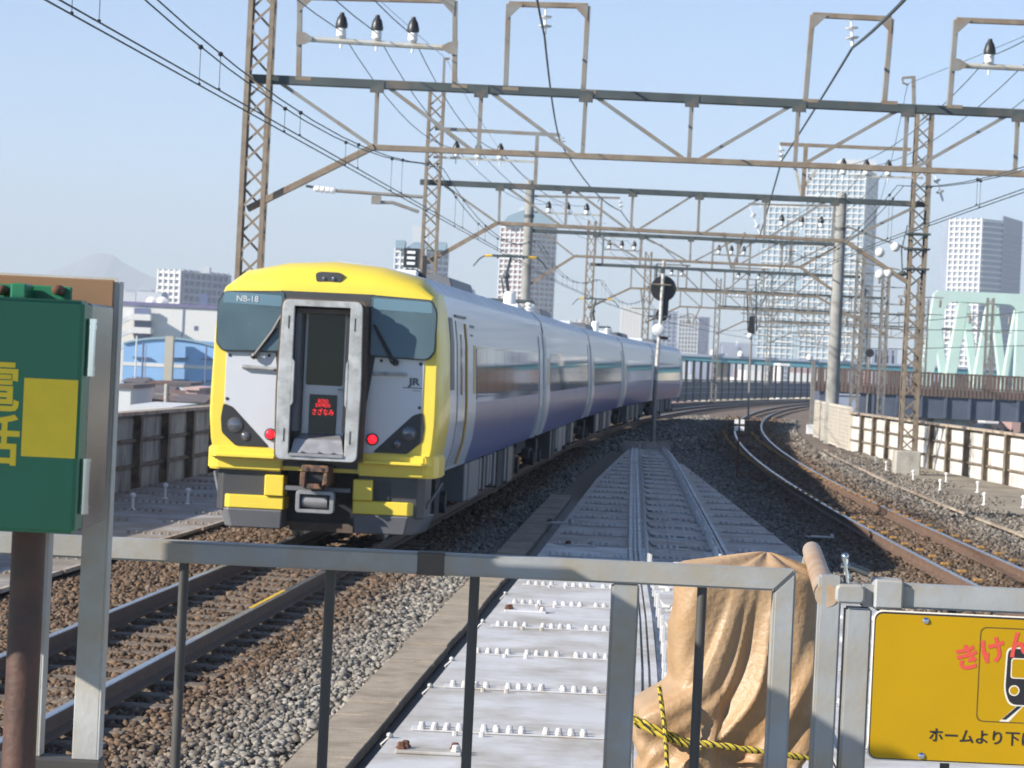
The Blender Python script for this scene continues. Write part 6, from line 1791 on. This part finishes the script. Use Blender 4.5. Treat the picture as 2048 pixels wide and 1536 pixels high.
# mint truss bridge
D = 235.0
mb_ = thing('truss_bridge', 'pale mint green steel truss bridge at the right edge beyond the brown barrier', 'bridge', (at(1950, 780, D).x, D, 0))
def R2(px, py, Y=D): return at(px, py, Y)
def beam(name, p, q_, w, h, Y=D, mk='mint'):
    q = MB(); q.bar(R2(*p, Y), R2(*q_, Y), w, h, up=Vector((0, 1, 0))); return q.build(name, M[mk], mb_, bevel=.08)
z_lo = R2(1950, 800).z
q = MB(); q.box(R2(1840, 790).x, 60, D - .5, D + 9.5, z_lo - .9, z_lo + .3); q.build('deck_girder', M['mint'], mb_)
for tops, Yd, dark in ((((1926, 606, 1893, 795), (1982, 610, 1950, 795), (2040, 614, 2008, 795), (2098, 617, 2066, 795), (2154, 620, 2120, 795)), D + 1.5, 0), (((1872, 640, 1893, 795), (1930, 612, 1953, 795), (1989, 616, 2009, 795), (2046, 618, 2068, 795), (2104, 620, 2126, 795)), D + 8.5, 1)):
    for a0, b0, a1, b1 in tops:
        q = MB(); q.bar(R2(a0, b0, Yd), R2(a1, b1, Yd), .95 if not dark else .75, .8, up=Vector((0, 1, 0))); q.build('diagonal', M['mint'], mb_, bevel=.06)
    q = MB(); q.bar(R2(1880, 594, Yd), R2(2300, 612, Yd), .9, .8, up=Vector((0, 1, 0))); q.build('top_chord', M['mint'], mb_, bevel=.06)
# rounded portal at the end of the bridge
q = MB()
pa, pb = R2(1876, 582, D - 3), R2(2052, 590, D - 3)
xo0, xo1, zo = R2(1888, 620, D - 3).x, R2(2034, 620, D - 3).x, R2(1960, 606, D - 3).z
zbt = R2(1900, 790, D - 3).z; ztp = R2(1950, 584, D - 3).z
outer = [(xo0 - 2.0, zbt), (xo0 - .95, ztp - .3), (xo0 - .6, ztp), (xo1 + .6, ztp), (xo1 + .9, ztp - .3), (xo1 + .9, zbt)]
inner = [(xo1, zbt)] + [(xo1 - .9 + .9 * math.cos(t), zo - .9 + .9 * math.sin(t)) for t in np.linspace(0, math.pi / 2, 5)] + [(xo0 + .9 - .9 * math.sin(t), zo - .9 + .9 * math.cos(t)) for t in np.linspace(0, math.pi / 2, 5)] + [(xo0 - .9, zbt)]
O_ = [outer[0], outer[1], outer[2], outer[2], outer[2], outer[2], outer[3], outer[3], outer[3], outer[4], outer[4], outer[5]]
I_ = inner[::-1]
V_ = [(x, D - 3.45, z) for x, z in O_] + [(x, D - 3.45, z) for x, z in I_] + [(x, D - 2.55, z) for x, z in O_] + [(x, D - 2.55, z) for x, z in I_]
n = 12; fs = []
for i in range(n - 1):
    fs += [(i, i + 1, n + i + 1, n + i), (2 * n + i, 3 * n + i, 3 * n + i + 1, 2 * n + i + 1), (i, 2 * n + i, 2 * n + i + 1, i + 1), (n + i, n + i + 1, 3 * n + i + 1, 3 * n + i)]
q.add(V_, fs)
q.build('portal_frame', M['mint'], mb_, recalc=False)
# greenery below the girder at the right edge
lv = MB(); rr_ = random.Random(5)
for k in range(1500):
    c = at(rr_.uniform(1930, 2200), 850, 240); z = GZ + rr_.random() ** .6 * 7.5
    p = Vector((c.x, 240 + rr_.uniform(-6, 6), z)); s = rr_.uniform(.25, .6)
    a, b = Vector((rr_.uniform(-1, 1), rr_.uniform(-1, 1), rr_.uniform(-1, 1))).normalized() * s, Vector((rr_.uniform(-1, 1), rr_.uniform(-1, 1), rr_.uniform(-1, 1))).normalized() * s
    lv.add([p - a, p + b, p + a, p - b], [(0, 1, 2, 3)])
lv.build('river_bank_foliage', M['leaf'], kind='stuff', recalc=False)

# --- faint far mountain
D = 10400.0
mt = MB(); nx = 40
pts_ = []
dm('f_hill', (.30, .32, .38), .9, var=.1, vs=.001)
prof = [(-150, 590), (-60, 574), (60, 556), (110, 540), (160, 520), (178, 509), (205, 506), (228, 511), (250, 527), (300, 552), (360, 566), (470, 580), (640, 592), (900, 640)]
vs = []; fs = []
for px, py in prof:
    p = at(px, py, D); vs += [Vector((p.x, D - 900, GZ)), p, Vector((p.x, D + 900, GZ))]
for i in range(len(prof) - 1):
    k = i * 3; fs += [(k, k + 3, k + 4, k + 1), (k + 1, k + 4, k + 5, k + 2)]
mt.add(vs, fs); mt.build('mountain', M['f_hill'], kind='structure')
# ================================================================ haze
HZ = True
if HZ:
    q = MB(); q.box(-4000, 4000, -100, 11000, GZ - 2.0, 480)
    hm = bpy.data.materials.new('haze'); hm.use_nodes = True
    N, L = hm.node_tree.nodes, hm.node_tree.links
    N.remove(N['Principled BSDF'])
    pv = N.new('ShaderNodeVolumePrincipled')
    pv.inputs['Color'].default_value = (.84, .92, 1, 1)
    pv.inputs['Density'].default_value = .00022
    L.new(pv.outputs[0], N['Material Output'].inputs['Volume'])
    q.build('haze', hm, kind='stuff')
